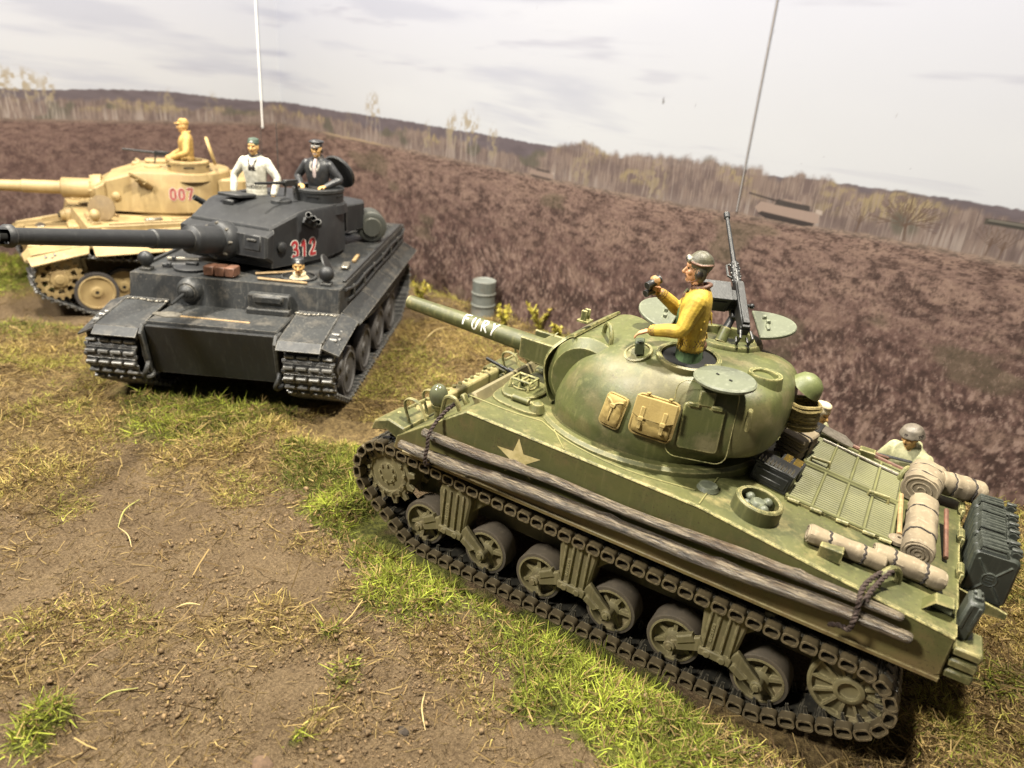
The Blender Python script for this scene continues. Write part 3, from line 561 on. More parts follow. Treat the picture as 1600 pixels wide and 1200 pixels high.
def write(text, h, sp, w, surf, lift, jit=0, seed=1):
    """flat brush strokes laid on a surface; surf(u, v) -> (point, normal)"""
    b = MB(); rs = random.Random(seed); u0 = 0
    for ch in text:
        jy = rs.uniform(-jit, jit)
        for st in GL[ch]:
            P = crom([(p[0] * .9, p[1]) for p in st], 5) if len(st) > 2 else [np.array(st[0]) + (np.array(st[1]) - np.array(st[0])) * t / 4 for t in range(5)]
            pts = [(u0 + p[0] * h * .8, (p[1] + jy) * h) for p in P]; L = []; Rr = []
            for i, (u, v) in enumerate(pts):
                a = pts[max(i - 1, 0)]; c = pts[min(i + 1, len(pts) - 1)]; t = np.array(c) - np.array(a); t = t / (np.linalg.norm(t) + 1e-9); nn = np.array([-t[1], t[0]]) * w / 2 * (1 + rs.uniform(-.18, .18) * (jit > 0))
                e = t * (w * .3 if i == len(pts) - 1 else -w * .3 if i == 0 else 0)
                for lst, s_ in ((L, 1), (Rr, -1)):
                    q, nr = surf(u + e[0] + nn[0] * s_, v + e[1] + nn[1] * s_); lst.append(Vector(q) + Vector(nr) * lift)
            n = len(L); b.add(L + Rr, [(i, i + 1, n + i + 1, n + i) for i in range(n - 1)])
        u0 += h * sp
    return b

# ------------------------------------------------------------------ olive medium tank
def medium_tank():
    T = empty('medium_tank', (0, 0, -.2186), (R(1.4467), R(-2.2226), R(-.0281)))
    tag(T, 'olive green tank with pale star on its side and white lettering on the barrel', 'tank', 'model tanks on the diorama')
    dk = lambda x: 1.87 + (x + 1) * .27 / 2.05 if x < -1 else 1.87 + (x + 1) * .06 / 2.37      # roof height at x
    # hull
    MB().prism([(-2.72, .52), (-2.98, 1.15), (2.1, 1.15), (2.2, .75), (1.95, .46)], -.83, .83, bev=.02).build('lower_hull', OLD, T)
    b = MB().mat(0).prism([(-3.05, 1.24), (-3.05, 1.607), (-1.0, 1.87), (1.37, 1.93), (2.2, 1.36), (2.24, 1.2), (2.1, 1.18), (-2.96, 1.18)], -1.32, 1.32, bev=.012)
    o = b.build('upper_hull', [OL, OLS], T)
    me = o.data; nr = np.zeros(len(me.polygons) * 3); me.polygons.foreach_get('normal', nr); mi = (np.abs(nr.reshape(-1, 3)[:, 1]) > .9).astype(np.int32); me.polygons.foreach_set('material_index', mi)
    # weld lip along the side plates and rear side flange
    for sy in (1, -1):
        MB().tube([(x, 1.322 * sy, dk(x) - .012) for x in (1.36, .6, 0, -.5, -1.0)] + [(x, 1.322 * sy, dk(x) - .012) for x in (-1.5, -2.2, -3.04)], .011, 6).build('weld_seam', OL, T)
        MB().prism([(-3.05, 1.185), (-3.05, 1.225), (2.1, 1.225), (2.1, 1.185)], 1.30 * sy, 1.345 * sy, bev=.006).build('fender_strip', OLS, T)
        MB().prism([(2.05, 1.2), (2.12, 1.46), (2.33, 1.5), (2.52, 1.42), (2.56, 1.3), (2.35, 1.36), (2.2, 1.3)], .86 * sy, 1.31 * sy, bev=.015).build('front_fender', OL, T)
    # final drive: rounded nose and bolted flange bar
    MB().prism([(1.9, .5), (2.2, .42), (2.5, .5), (2.68, .72), (2.68, .98), (2.52, 1.2), (2.2, 1.3), (1.95, 1.2)], -.84, .84, bev=.04).build('transmission_cover', OL, T)
    b = MB().box((2.33, 0, 1.40), (.14, 2.5, .14), bev=.02).mat(1)
    for i in range(18): y = -1.1 + i * 2.2 / 17; b.cyl((2.35, y, 1.44), (2.35, y, 1.50), .025, n=6)
    b.build('flange_bar', [paint('tan_edged_olive', (.22, .18, .075), (.13, .13, .045), (.36, .27, .13), .5, (.6, .48, .26), .9, rad=.05), OL], T)
    MB().box((1.50, -.05, 1.90), (.07, 2.06, .15), Euler((0, R(35), 0)), .02).build('glacis_strip', OLD, T)
    for y in (.7, -.1): MB().box((1.78, y, 1.71), (.05, .08, .14), Euler((0, R(35), 0)), .012).build('bracket', OL, T)
    # turret race plate, front hoods and weld beads on the roof
    rim = [(.55 * math.cos(t) * 2.12 - .05, 1.14 * math.sin(t)) for t in np.linspace(0, 2 * math.pi, 48, endpoint=False)]
    b = MB(); z0, z1 = 1.84, 1.95
    b.loft([[(x * 1.035, y * 1.035, z0) for x, y in rim], [(x * 1.03, y * 1.03, z1 - .03) for x, y in rim], [(x, y, z1) for x, y in rim]]); b.build('turret_race_plate', OL, T, 25)
    for sy in (1, -1):
        q = crom([(1.42, .14), (1.43, .5), (1.38, .84), (1.15, .94), (.82, .92), (.72, .62), (.78, .2), (1.15, .10)], 5, True)
        MB().loft([[(p[0] * 1.0, p[1] * sy, 1.88) for p in q], [(1.2 + (p[0] - 1.2) * .97, (.52 + (p[1] - .52) * .97) * sy, 1.945) for p in q], [(1.2 + (p[0] - 1.2) * .9, (.52 + (p[1] - .52) * .9) * sy, 1.955) for p in q]]).build('hatch_hood', OL, T, 30)
        h = crom([(1.38, .3), (1.38, .62), (1.25, .80), (1.04, .74), (.96, .48), (1.08, .26)], 5, True)
        hb = MB().loft([[(p[0], p[1] * sy, 1.95) for p in h], [(p[0], p[1] * sy, 1.985) for p in h], [(1.2 + (p[0] - 1.2) * .94, (.52 + (p[1] - .52) * .94) * sy, 1.995) for p in h]])
        ho = hb.build('crew_hatch', OL, T, 30)
        b = MB().mat(0).lathe([(.13, 0), (.13, .02), (.11, .025), (.0, .025)], (1.2, .5 * sy, 1.995), (0, 0, 1), 20, False); b.build('periscope_disc', OL, ho)
        b = MB(); X0, X1, Y0, Y1 = 1.09, 1.31, .38, .62; zt_ = 2.09
        for x in (X0, (X0 + X1) / 2, X1): b.tube([(x, Y0 * sy, 2.0), (x, (Y0 + .03) * sy, zt_), (x, (Y1 - .03) * sy, zt_), (x, Y1 * sy, 2.0)], .013, 6)
        for y in (Y0 + .03, Y1 - .03): b.tube([(X0, y * sy, zt_), (X1, y * sy, zt_)], .013, 6)
        b.box((1.2, .5 * sy, 2.04), (.08, .14, .07), bev=.01); b.build('periscope_guard', OLT, ho)
        MB().cyl((1.16, .80 * sy, 1.99), (.96, .80 * sy, 1.99), .035, n=10, bev=.006).cyl((.95, .80 * sy, 1.99), (.80, .79 * sy, 1.98), .018, n=8).build('hatch_hinge', OL, ho)
        MB().lathe([(.0, .1), (.06, .08), (.09, .0)], (.86, .82 * sy, 1.94), (0, 0, 1), 14, False).build('vent_cap', OL, T)
        # headlight with wire guard, lifting hook
        lm = MB().mat(0).ell((1.93, 1.0 * sy, 1.81), (.10, .10, .13), 18, 12).mat(1).cyl((1.93, 1.0 * sy, 1.5), (1.93, 1.0 * sy, 1.70), .03, n=10).cyl((1.93, 1.0 * sy, 1.66), (1.93, 1.0 * sy, 1.71), .06, .08, n=12)
        lm.build('headlight', [LAMP, OL], T)
        for yy in (1.16, .84): MB().tube(crom([(2.16, yy * sy, 1.46), (2.24, yy * sy, 1.66), (2.18, yy * sy, 1.74), (2.05, yy * sy, 1.72), (1.95, yy * sy, 1.56)], 5), .022, 6, flat=.6).build('headlight_guard', OL, T)
        MB().tube([(2.2, .84 * sy, 1.62), (2.2, 1.16 * sy, 1.62)], .016, 6).build('guard_bar', OL, T)
        MB().tube(crom([(1.72, 1.22 * sy, 1.62), (1.70, 1.24 * sy, 1.85), (1.66, 1.25 * sy, 1.96), (1.56, 1.25 * sy, 1.97), (1.50, 1.24 * sy, 1.86)], 6), .024, 8).build('lifting_hook', OL, T)
    b = MB()
    for P in ([(.72, .95), (.3, 1.15), (-.3, 1.22), (-.9, 1.1)], [(.55, 1.02), (.30, 1.3)], [(-1.0, -1.3), (-1.0, 1.3)], [(1.55, 1.0), (1.05, 1.0), (.72, .95)]): b.tube([(x, y, dk(x) + .004) for x, y in (crom(P, 6) if len(P) > 2 else P)], .007, 6)
    b.build('weld_bead', paint('rubbed_weld', (.2, .185, .07), (.11, .11, .035), (.36, .32, .14), .55, None), T)
    b = MB().cyl((1.9, -.55, 1.62), (2.34, -.62, 1.66), .022, n=10).cyl((1.78, -.54, 1.6), (1.98, -.57, 1.63), .04, n=10); b.mat(1).ell((1.78, -.54, 1.6), .11); b.build('hull_machine_gun', [BLK, OL], T)
    # star
    P = []
    for i in range(10): a = R(90 + 36 * i + 4); r = .23 if i % 2 == 0 else .088; P.append((.74 + r * 1.1 * -math.cos(a), 1.3235, 1.64 + r * .95 * math.sin(a)))
    P.append((.74, 1.3235, 1.64)); MB().add(P, [(i, (i + 1) % 10, 10) for i in range(10)]).build('star_marking', STAR, T)
    # ---- engine deck
    def gq(u, v): # u along tank 0..1, v across 0..1 on the grille field
        x = -1.575 - .91 * u; y = .53 - 1.68 * v - .09 * u * (1 - v); return Vector((x, y, dk(x)))
    up = Vector((-.13, 0, 1)).normalized()
    for k in range(2):
        v0, v1 = (.0, .495) if k == 0 else (.505, 1.0); d = MB().loft([[gq(0, v0) , gq(1, v0), gq(1, v1), gq(0, v1)], [p + up * .03 for p in (gq(0, v0), gq(1, v0), gq(1, v1), gq(0, v1))]]).build('engine_door', OL, T)
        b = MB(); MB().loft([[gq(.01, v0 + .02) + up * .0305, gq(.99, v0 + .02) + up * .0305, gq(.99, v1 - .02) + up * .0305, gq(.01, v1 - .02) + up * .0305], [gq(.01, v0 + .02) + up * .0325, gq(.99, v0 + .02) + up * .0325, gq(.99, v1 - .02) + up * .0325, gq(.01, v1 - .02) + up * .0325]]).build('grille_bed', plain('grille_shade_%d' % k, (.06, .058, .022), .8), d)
        for c in range(4):
            for s_ in range(17):
                u0 = .02 + c * .245; u1 = u0 + .215; v = v0 + .03 + (v1 - v0 - .06) * (s_ + .5) / 17; w = (v1 - v0 - .06) / 17 * .31
                A, Bq = gq(u0, v - w), gq(u1, v - w); Cq, D = gq(u1, v + w), gq(u0, v + w); b.add([A + up * .033, Bq + up * .033, (Bq + Cq) / 2 + up * .040, (A + D) / 2 + up * .040, Cq + up * .033, D + up * .033], [(0, 1, 2, 3), (3, 2, 4, 5)])
        tag(b.build('grille_slats', OLG, d), None, None, kind='stuff')
        b = MB()
        for c in range(5): A, Bq = gq(.005 + c * .2475, v0 + .01), gq(.005 + c * .2475, v1 - .01); b.tube([A + up * .04, Bq + up * .04], .014, 6)
        for v in (v0 + .012, v1 - .012): b.tube([gq(0, v) + up * .04, gq(1, v) + up * .04], .014, 6)
        b.build('door_frame', OLG, d)
        for u in (.16, .80):
            A = gq(u, .44 if k == 0 else .56) + up * .03; 
            if (k == 0 and u > .5) or (k == 1 and u < .5): MB().tube([A + Vector((.09, 0, 0)), A + Vector((.085, 0, .06)), A + Vector((-.085, 0, .06)), A + Vector((-.09, 0, 0))], .018, 8).build('door_handle', OL, d)
        for u in (.08, .3, .55, .8, .95): A = gq(u, v0 - .004 if k == 0 else v1 + .004) + up * .03; MB().cyl(A + Vector((.05, 0, 0)), A - Vector((.05, 0, 0)), .018, n=8).build('hinge', OL, d)
    # armoured filler ring with cap
    b = MB().mat(0).lathe([(.215, -.05), (.205, .13), (.19, .145), (.165, .14), (.16, .0)], (-1.41, .99, dk(-1.41)), up, 28, False).mat(1).lathe([(.165, 0), (.0, .0)], (-1.41, .99, dk(-1.41) + .01), up, 24, False).mat(2).lathe([(.075, 0), (.07, .09), (.05, .115), (0, .12)], (-1.41, .99, dk(-1.41) + .01), up, 16, False)
    for i in range(4): a = R(45 + 90 * i); b.ell((-1.41 + .105 * math.cos(a), .99 + .105 * math.sin(a), dk(-1.41) + .09), .045, 8, 6)
    b.build('filler_cap_guard', [OL, DKI, HAT], T)
    b = MB().prism([(-1.03, .62), (-1.03, .3), (-1.3, .12), (-1.42, -.02), (-1.36, -.2), (-1.0, -.05)], dk(-1.2) - .03, dk(-1.2) + .07, 'z', .02); b.build('deck_step', OL, T)
    MB().lathe([(.15, 0), (.14, .04), (.09, .07), (0, .08)], (-1.13, .12, dk(-1.13) + .06), (0, 0, 1), 20, False).ell((-1.12, .1, dk(-1.13) + .15), (.03, .05, .03), 8, 6).build('deck_cap', HAT, T)
    # splash strip behind the turret and cap beside it
    MB().lathe([(.0, .05), (.08, .04), (.1, .0)], (-.98, .98, 1.87), (0, 0, 1), 16, False).build('vent_cap', HAT, T)
    # rear hooks, tail light guard, rear plates
    for y in (.93,): 
        MB().tube(crom([(-2.60, .98, 1.64), (-2.58, .98, 1.76), (-2.52, 1.07, 1.82), (-2.46, 1.16, 1.78), (-2.46, 1.18, 1.66)], 6), .027, 8).build('lifting_hook', OL, T)
    MB().tube(crom([(-2.55, -1.12, 1.64), (-2.55, -1.1, 1.76), (-2.5, -1.02, 1.82), (-2.46, -.94, 1.76), (-2.46, -.92, 1.66)], 6), .027, 8).build('lifting_hook', OL, T)
    b = MB(); A = [(-2.78, 1.18, 1.63), (-2.86, 1.19, 1.74), (-2.99, 1.16, 1.73), (-3.03, 1.08, 1.62)]; Bq = [(p[0], p[1] - .16, p[2] + .0) for p in A]; b.loft([A, Bq], cap=False, closed=False); b.mat(1).cyl((-2.86, 1.05, 1.67), (-3.0, 1.08, 1.67), .045, n=12); b.build('tail_light_guard', [OL, HAT], T)
    for z in (1.47, 1.36, 1.26): MB().box((-3.16, 1.14, z), (.2, .30, .075), bev=.015).build('rear_slat', OL, T)
    MB().box((-3.08, 0, 1.40), (.05, 2.0, .12), bev=.01).build('rear_plate', OL, T)
    MB().prism([(-3.06, 1.36), (-3.44, 1.33), (-3.44, 1.36), (-3.06, 1.39)], -.85, .32, bev=.006).build('can_rack', OL, T)
    for y in (.33, -.86): MB().prism([(-3.06, 1.30), (-3.48, 1.34), (-3.48, 1.40), (-3.06, 1.48)], y, y + .025, bev=.004).build('rack_side', OL, T)
    for y in (-.95, -.35, .3): MB().cyl((-3.045, y, 1.66), (-3.045, y + .16, 1.66), .03, n=8).box((-3.06, y + .08, 1.6), (.03, .2, .14), bev=.006).build('rear_hinge', OL, T)
    MB().prism([(-1.98, 1.16), (-2.16, 1.16), (-2.16, 1.0), (-1.98, 1.0)], dk(-2.07), dk(-2.07) + .115, 'z', .008).build('stowage_bracket', OL, T)
    MB().prism([(-2.02, -1.22), (-2.18, -1.22), (-2.18, -1.1), (-2.02, -1.1)], dk(-2.1), dk(-2.1) + .1, 'z', .008).build('stowage_bracket', OL, T)
    # ---- running gear
    WX = [1.865, 1.053, .406, -.406, -1.053, -1.865]
    w = MB().mat(0).lathe([(.17, -.11), (.2, -.12), (.25, -.12), (.262, -.1), (.262, .10), (.255, .115), (.222, .118)], (0, 0, 0), (0, 1, 0), 40, False)
    tyre = w.mesh('tyre', RUB)
    w = MB().lathe([(.224, .10), (.224, .123), (.205, .126), (.198, .05), (.10, .03), (.085, .09), (.05, .11), (0, .115)], (0, 0, 0), (0, 1, 0), 40, False)
    for i in range(6):
        a = R(60 * i); M = Matrix.Rotation(a, 4, 'Y'); k = len(w.v); w.prism([(.06, -.022), (.205, -.016), (.205, .016), (.06, .022)], .03, .09); w.xf(M, k)
    wheel_me = w.mesh('road_wheel', OLD)
    lk = MB().mat(0)
    for s_ in (-.5,): lk.box((0, 0, .0), (.136, .34, .048), bev=.01)
    for q in (-.11, 0, .11): lk.box((0, q, -.032), (.1, .06, .025), bev=.008)
    lk.tube([(.076, -.18, 0), (.076, .18, 0)], .018, 6); lk.tube([(-.076, -.18, 0), (-.076, .18, 0)], .018, 6)
    lk.mat(1)
    for sy in (-1, 1):
        o_ = rrect(.138, .104, .035, 4); i_ = rrect(.106, .072, .024, 4); y0, y1 = .165 * sy, .262 * sy
        rg = [[(p[0], y0, p[1] + .012) for p in o_], [(p[0], y1, p[1] + .012) for p in o_], [(p[0], y1, p[1] + .012) for p in i_], [(p[0], y1 - .07 * sy, p[1] + .012) for p in i_]]
        lk.loft(rg, cap=False); lk.mat(2).add([(p[0], y1 - .07 * sy, p[1] + .012) for p in i_], [tuple(range(len(i_)))]).mat(1)
    lk.mat(0).prism([(-.025, .03), (.025, .03), (.012, .13), (-.012, .13)], .145, .17).prism([(-.025, .03), (.025, .03), (.012, .13), (-.012, .13)], -.17, -.145)
    link = lk.mesh('track_link', [TRK, MUDL, TRK], 30)
    C = [(2.38, .77, .375), (-2.545, .64, .335), (1.865, .32, .292), (-1.865, .32, .292)]
    for sy in (1, -1): lay_track(T, C, .1524, link, 1.045 * sy, sg=(-2.4, 2.3, .75, .045))
    for sy in (1, -1):
        for x in WX:
            o = place('road_wheel', wheel_me, T, (x, 1.045 * sy, .322), (0, R(random.uniform(0, 60)), 0 if sy > 0 else math.pi)); place('tyre', tyre, o)
        # idler: dished disc with ribs
        b = MB().lathe([(.29, -.06), (.335, -.06), (.335, .045), (.315, .06), (.295, .055), (.29, .01), (.13, .035), (.125, .075), (.11, .085), (.085, .085), (.08, .055), (.03, .04), (0, .04)], (0, 0, 0), (0, 1, 0), 48, False)
        for i in range(12):
            k = len(b.v); b.prism([(.12, -.011), (.30, -.011), (.30, .011), (.12, .011)], .01, .058); b.xf(Matrix.Rotation(R(30 * i), 4, 'Y'), k)
        b.build('idler_wheel', OLD, T, loc=(-2.545, 1.11 * sy, .64), rot=(0, 0, 0 if sy > 0 else math.pi))
        MB().lathe([(.28, 0), (.335, 0), (.335, .06), (.28, .06)], (-2.545, .96 * sy, .64), (0, sy, 0), 40).build('idler_rim', OLD, T)
        # sprocket: toothed ring, bolts, dished centre
        b = MB(); n = 13; P = []
        for i in range(n):
            for fr, r in ((-.28, .30), (-.14, .37), (.14, .37), (.28, .30)): a = 2 * math.pi * (i + fr) / n; P.append((r * math.cos(a), r * math.sin(a)))
        for yy in (.13, -.13): b.prism(P, yy - .02, yy + .02, bev=.006)
        b.lathe([(.30, -.12), (.26, .16), (.22, .17), (.2, .12), (.13, .10), (.12, .16), (.0, .17)], (0, 0, 0), (0, 1, 0), 36, False)
        for i in range(13): a = 2 * math.pi * i / 13; b.cyl((.245 * math.cos(a), .15, .245 * math.sin(a)), (.245 * math.cos(a), .19, .245 * math.sin(a)), .022, n=6)
        for i in range(8): a = 2 * math.pi * i / 8; b.cyl((.1 * math.cos(a), .14, .1 * math.sin(a)), (.1 * math.cos(a), .185, .1 * math.sin(a)), .016, n=6)
        b.build('drive_sprocket', OLD, T, loc=(2.38, 1.045 * sy, .77), rot=(0, 0, 0 if sy > 0 else math.pi))
        # bogies
        for x in (1.459, 0, -1.459):
            g = MB().prism([(-.20, .86), (-.17, .98), (.17, .98), (.20, .86), (.15, .40), (-.15, .40)], .98, 1.235, bev=.02)
            for q in (-.115, -.04, .04, .115): g.box((q * 1.05, 1.245, .70), (.022, .03, .44), bev=.006)
            g.box((0, 1.243, .43), (.30, .05, .085), bev=.01)
            for q in (-.07, .07): g.cyl((q, 1.25, .425), (q, 1.278, .425), .034, n=12, bev=.006)
            for q in range(7): g.box((.075, 1.24, .56 + q * .03), (.028, .014, .018))
            g.prism([(-.20, .95), (-.55, .97), (-.5, .90), (-.34, .86), (-.18, .70)], .92, 1.14, bev=.015)
            bo = g.build('bogie_bracket', OLD, T, loc=(x, 0, 0))
            if sy < 0: bo.scale = (1, -1, 1)
            for s_ in (1, -1):
                a = MB(); P0, P1 = np.array([.13 * s_, .50]), np.array([.406 * s_, .322]); d = (P1 - P0) / np.linalg.norm(P1 - P0); nn = np.array([-d[1], d[0]])
                pl = [tuple(P0 + nn * .06), tuple(P1 + nn * .05), tuple(P1 + d * .06 + nn * .02), tuple(P1 + d * .06 - nn * .02), tuple(P1 - nn * .05), tuple(P0 - nn * .09)]
                a.prism(pl, 1.19, 1.245, bev=.01); Q = (P0 + P1) / 2 + nn * .05; a.prism([tuple(Q - d * .1 - nn * .035), tuple(Q + d * .08 - nn * .035), tuple(Q + d * .06 + nn * .045), tuple(Q - d * .1 + nn * .05)], 1.185, 1.26, bev=.012)
                a.cyl((P1[0], 1.16, P1[1]), (P1[0], 1.27, P1[1]), .055, n=14, bev=.008).cyl((P1[0], 1.27, P1[1]), (P1[0], 1.29, P1[1]), .03, n=8).build('suspension_arm', OLD, bo)
            rl = MB().cyl((-.33, .92, .985), (-.33, 1.17, .985), .06, n=16, bev=.008); rl.build('return_roller', OLD, bo)
    # ---- turret
    RG = [(1.94, [(.80, 0), (.80, .42), (.66, .78), (.26, 1.0), (-.28, 1.02), (-.68, .86), (-.96, .52), (-1.0, 0)]),
          (2.06, [(.82, 0), (.82, .43), (.66, .80), (.26, 1.02), (-.28, 1.04), (-.74, .88), (-1.06, .58), (-1.12, 0)]),
          (2.16, [(.81, 0), (.81, .43), (.65, .79), (.25, 1.01), (-.28, 1.04), (-.82, .88), (-1.24, .62), (-1.33, 0)]),
          (2.40, [(.74, 0), (.73, .42), (.58, .74), (.22, .94), (-.28, .98), (-.82, .85), (-1.27, .62), (-1.36, 0)]),
          (2.58, [(.63, 0), (.62, .4), (.48, .66), (.16, .84), (-.30, .89), (-.82, .79), (-1.25, .59), (-1.34, 0)]),
          (2.70, [(.47, 0), (.46, .34), (.34, .56), (.06, .72), (-.32, .78), (-.82, .70), (-1.20, .52), (-1.29, 0)]),
          (2.77, [(.27, 0), (.26, .24), (.18, .42), (-.02, .56), (-.36, .62), (-.78, .56), (-1.08, .40), (-1.16, 0)]),
          (2.795, [(0, 0), (0, .14), (-.06, .26), (-.18, .36), (-.40, .40), (-.70, .36), (-.9, .24), (-.96, 0)])]
    def ring(h):
        full = [(x, y) for x, y in h] + [(x, -y) for x, y in h[-2:0:-1]]; return crom(full, 5, True)
    rows = [np.array([[p[0], p[1], z] for p in ring(h)]) for z, h in RG]
    dense = crom([r.ravel() for r in rows], 4); tb = MB().loft([[tuple(p) for p in r.reshape(-1, 3)] for r in dense]); tur = tb.build('turret_shell', OLT, T, 60)
    bm = bmesh.new(); bm.from_mesh(tur.data); bvh = BVHTree.FromBMesh(bm); bm.free()
    def side(x, z):
        h = bvh.ray_cast(Vector((x, 3, z)), Vector((0, -1, 0))); return h[0], h[1]
    def roof(x, y):
        h = bvh.ray_cast(Vector((x, y, 4)), Vector((0, 0, -1))); return h[0], h[1]
    # gun mount
    MB().cyl((.50, -.63, 2.31), (.50, .63, 2.31), .435, n=44, bev=.09).build('gun_rotor', OLT, T)
    n = 14; pr = []
    for rr in (.50, .545):
        pr.append([(.56 + rr * math.cos(R(a)), 2.32 + rr * math.sin(R(a))) for a in np.linspace(-52, 118, n)])
    sh = MB()
    def wid(a): return .60 - .10 * math.exp(-((a - 48) / 13) ** 2) + .02 * math.sin(a * .09)
    A = np.linspace(-46, 66, 34); outer = []
    rings = []
    for a in A:
        w_ = wid(a); c, s_ = math.cos(R(a)), math.sin(R(a)); rings.append([(.50 + .447 * c, -w_, 2.31 + .447 * s_), (.50 + .475 * c, -w_ + .02, 2.31 + .475 * s_), (.50 + .482 * c, 0, 2.31 + .482 * s_), (.50 + .475 * c, w_ - .02, 2.31 + .475 * s_), (.50 + .447 * c, w_, 2.31 + .447 * s_), (.50 + .447 * c, 0, 2.31 + .447 * s_)])
    sh.loft(rings); so = sh.build('gun_shield', OLT, T, 45)
    MB().lathe([(.035, 0), (.03, .01), (.0, .012)], (.97, .40, 2.62), (.75, .1, .66), 12, False).build('shield_bolt', OLT, so)
    MB().box((.74, .30, 2.86), (.06, .03, .12), bev=.006).box((.74, .22, 2.86), (.06, .03, .12), bev=.006).box((.74, .26, 2.805), (.12, .14, .02)).build('sight_bracket', OLT, so)
    for sy in (.165, -.165): MB().prism([(1.0, 2.13), (1.48, 2.17), (1.48, 2.40), (1.0, 2.40)], sy - .02, sy + .02, bev=.006).build('barrel_bracket', OL, T)
    MB().box((1.15, 0, 2.26), (.3, .34, .26), bev=.02).build('barrel_collar', OL, T)
    g0, g1 = Vector((1.05, 0, 2.265)), Vector((3.14, 0, 2.325)); d = (g1 - g0).normalized(); L = (g1 - g0).length
    ba = MB().mat(0).lathe([(.112, 0), (.110, .5), (.096, 1.3), (.083, L - .03), (.080, L), (.055, L), (.05, L - .3)], g0, d, 28, False).mat(1).lathe([(.05, 0), (0, 0)], g0 + d * (L - .28), d, 16, False).build('gun_barrel', [OL, DKI], T)
    def bsurf(u, v):
        t = L - .62 - (2.095 - L) - u; r = np.interp(t, [0, .5, 1.3, L], [.112, .110, .096, .083]); a = R(42) + v / r; nr = Vector((0, math.cos(a), math.sin(a))); return g0 + d * t + nr * r, nr
    write('FURY', .13, .98, .019, lambda u, v: bsurf(u + .22, v - .072), .0025, .07, 5).build('lettering', WHT, ba)
    # roof fittings
    def ringtor(c, r, t, name, m, zs=1, ex=1, nm=(0, 0, 1)):
        q = Vector(nm).to_track_quat('Z', 'Y'); return MB().tube([Vector(c) + q @ Vector((r * ex * math.cos(a), r * math.sin(a), 0)) for a in np.linspace(0, 2 * math.pi, 36, endpoint=False)], t, 8, True).build(name, m, T)
    p, nr = roof(-.42, .44); nr = Vector((0, .12, 1)).normalized()
    MB().mat(0).lathe([(.30, -.03), (.30, .03), (.275, .04), (.255, .03), (.25, -.04)], p, nr, 36, False).mat(1).lathe([(.252, 0), (0, 0)], p + nr * .006, nr, 30, False).build('loader_hatch_ring', [OLT, DKI], T)
    lid = MB().lathe([(0, .0), (.24, .0), (.262, .015), (.265, .035), (.25, .05), (.225, .052), (.0, .056)], (0, 0, 0), (0, 0, 1), 36, False); lid.v = [(x * 1.12, y * .9, z) for x, y, z in lid.v]
    lo = lid.build('loader_hatch_lid', HAT, T, loc=(-.86, .80, 2.80), rot=(R(-7), R(3), R(-32)))
    for q in (-.09, .07): MB().box((q, .02, .06), (.03, .012, .01)).build('lid_slot', DKI, lo)
    MB().cyl((-.62, .56, 2.80), (-.72, .46, 2.80), .03, n=8).build('hatch_hinge', OLT, T)
    p, nr = roof(.01, .60); nr = Vector((.25, .5, 1)).normalized(); MB().lathe([(.14, -.01), (.135, .02), (.115, .022), (.11, .008), (0, .008)], p, nr, 28, False).build('periscope_disc', OLT, T)
    MB().box(p + Vector((0, 0, .07)), (.09, .14, .13), Euler((0, R(8), R(20))), .012).build('periscope', paint('dark_green_periscope', (.05, .065, .03), (.03, .04, .02), (.12, .13, .07), .4, (.34, .36, .18), .7, rad=.015), T)
    MB().tube(crom([(.50, .26, 2.60), (.51, .27, 2.76), (.47, .32, 2.86), (.39, .42, 2.86), (.34, .48, 2.76), (.35, .47, 2.62)], 4), .024, 8).build('lifting_eye', OLT, T)
    for x, z in ((-1.12, 2.50),):
        p, nr = side(x, z); MB().tube([p + Vector((.0, -.01, .09)), p + Vector((-.01, .07, .10)), p + Vector((-.02, .09, .03)), p + Vector((-.02, .08, -.05)), p + Vector((-.01, -.01, -.06))], .022, 8).build('lifting_eye', OLT, T)
    # commander's cupola with split lids
    cc = Vector((-.52, -.44, 2.76)); MB().mat(0).lathe([(.38, -.05), (.38, .04), (.36, .075), (.32, .085), (.28, .08), (.27, .02), (.27, -.04)], cc, (0, 0, 1), 40, False).mat(1).lathe([(.27, 0), (0, 0)], cc + Vector((0, 0, -.02)), (0, 0, 1), 30, False).build('cupola_ring', [OLT, DKI], T)
    def half(name, loc, rot):
        P = [(.33 * math.cos(a), .40 * math.sin(a)) for a in np.linspace(0, math.pi, 18)]; h = MB().prism(P, -.018, .018, 'z', .008); h.box((.12, .10, .03), (.12, .03, .03), bev=.006).box((-.12, .1, .03), (.04, .04, .05), bev=.006).box((0, .12, .035), (.04, .04, .05), bev=.006); o_ = h.build(name, HAT, T); o_.matrix_local = Matrix.Translation(loc) @ Matrix.Rotation(rot[0], 4, 'X') @ Matrix.Rotation(rot[1], 4, 'Y') @ Matrix.Rotation(rot[2], 4, 'Z'); return o_
    half('cupola_lid', (-.02, -.30, 2.93), (R(-11), R(-8), R(-84))); half('cupola_lid', (-.74, -.66, 2.96), (R(-9), R(4), R(112)))
    p, nr = roof(-.05, -.62); MB().ell(p + Vector((.12, 0, .02)), (.19, .17, .14), 18, 10).build('ventilator_dome', OLT, T)
    # pot mount at the rear of the roof
    p = Vector((-1.10, .30, 2.74)); MB().mat(0).lathe([(.19, -.2), (.16, .04), (.15, .075), (.115, .07), (.105, .0)], p, (0, 0, 1), 24, False).mat(1).lathe([(.106, 0), (0, 0)], p, (0, 0, 1), 20, False).build('antenna_pot', [OLT, DKI], T)
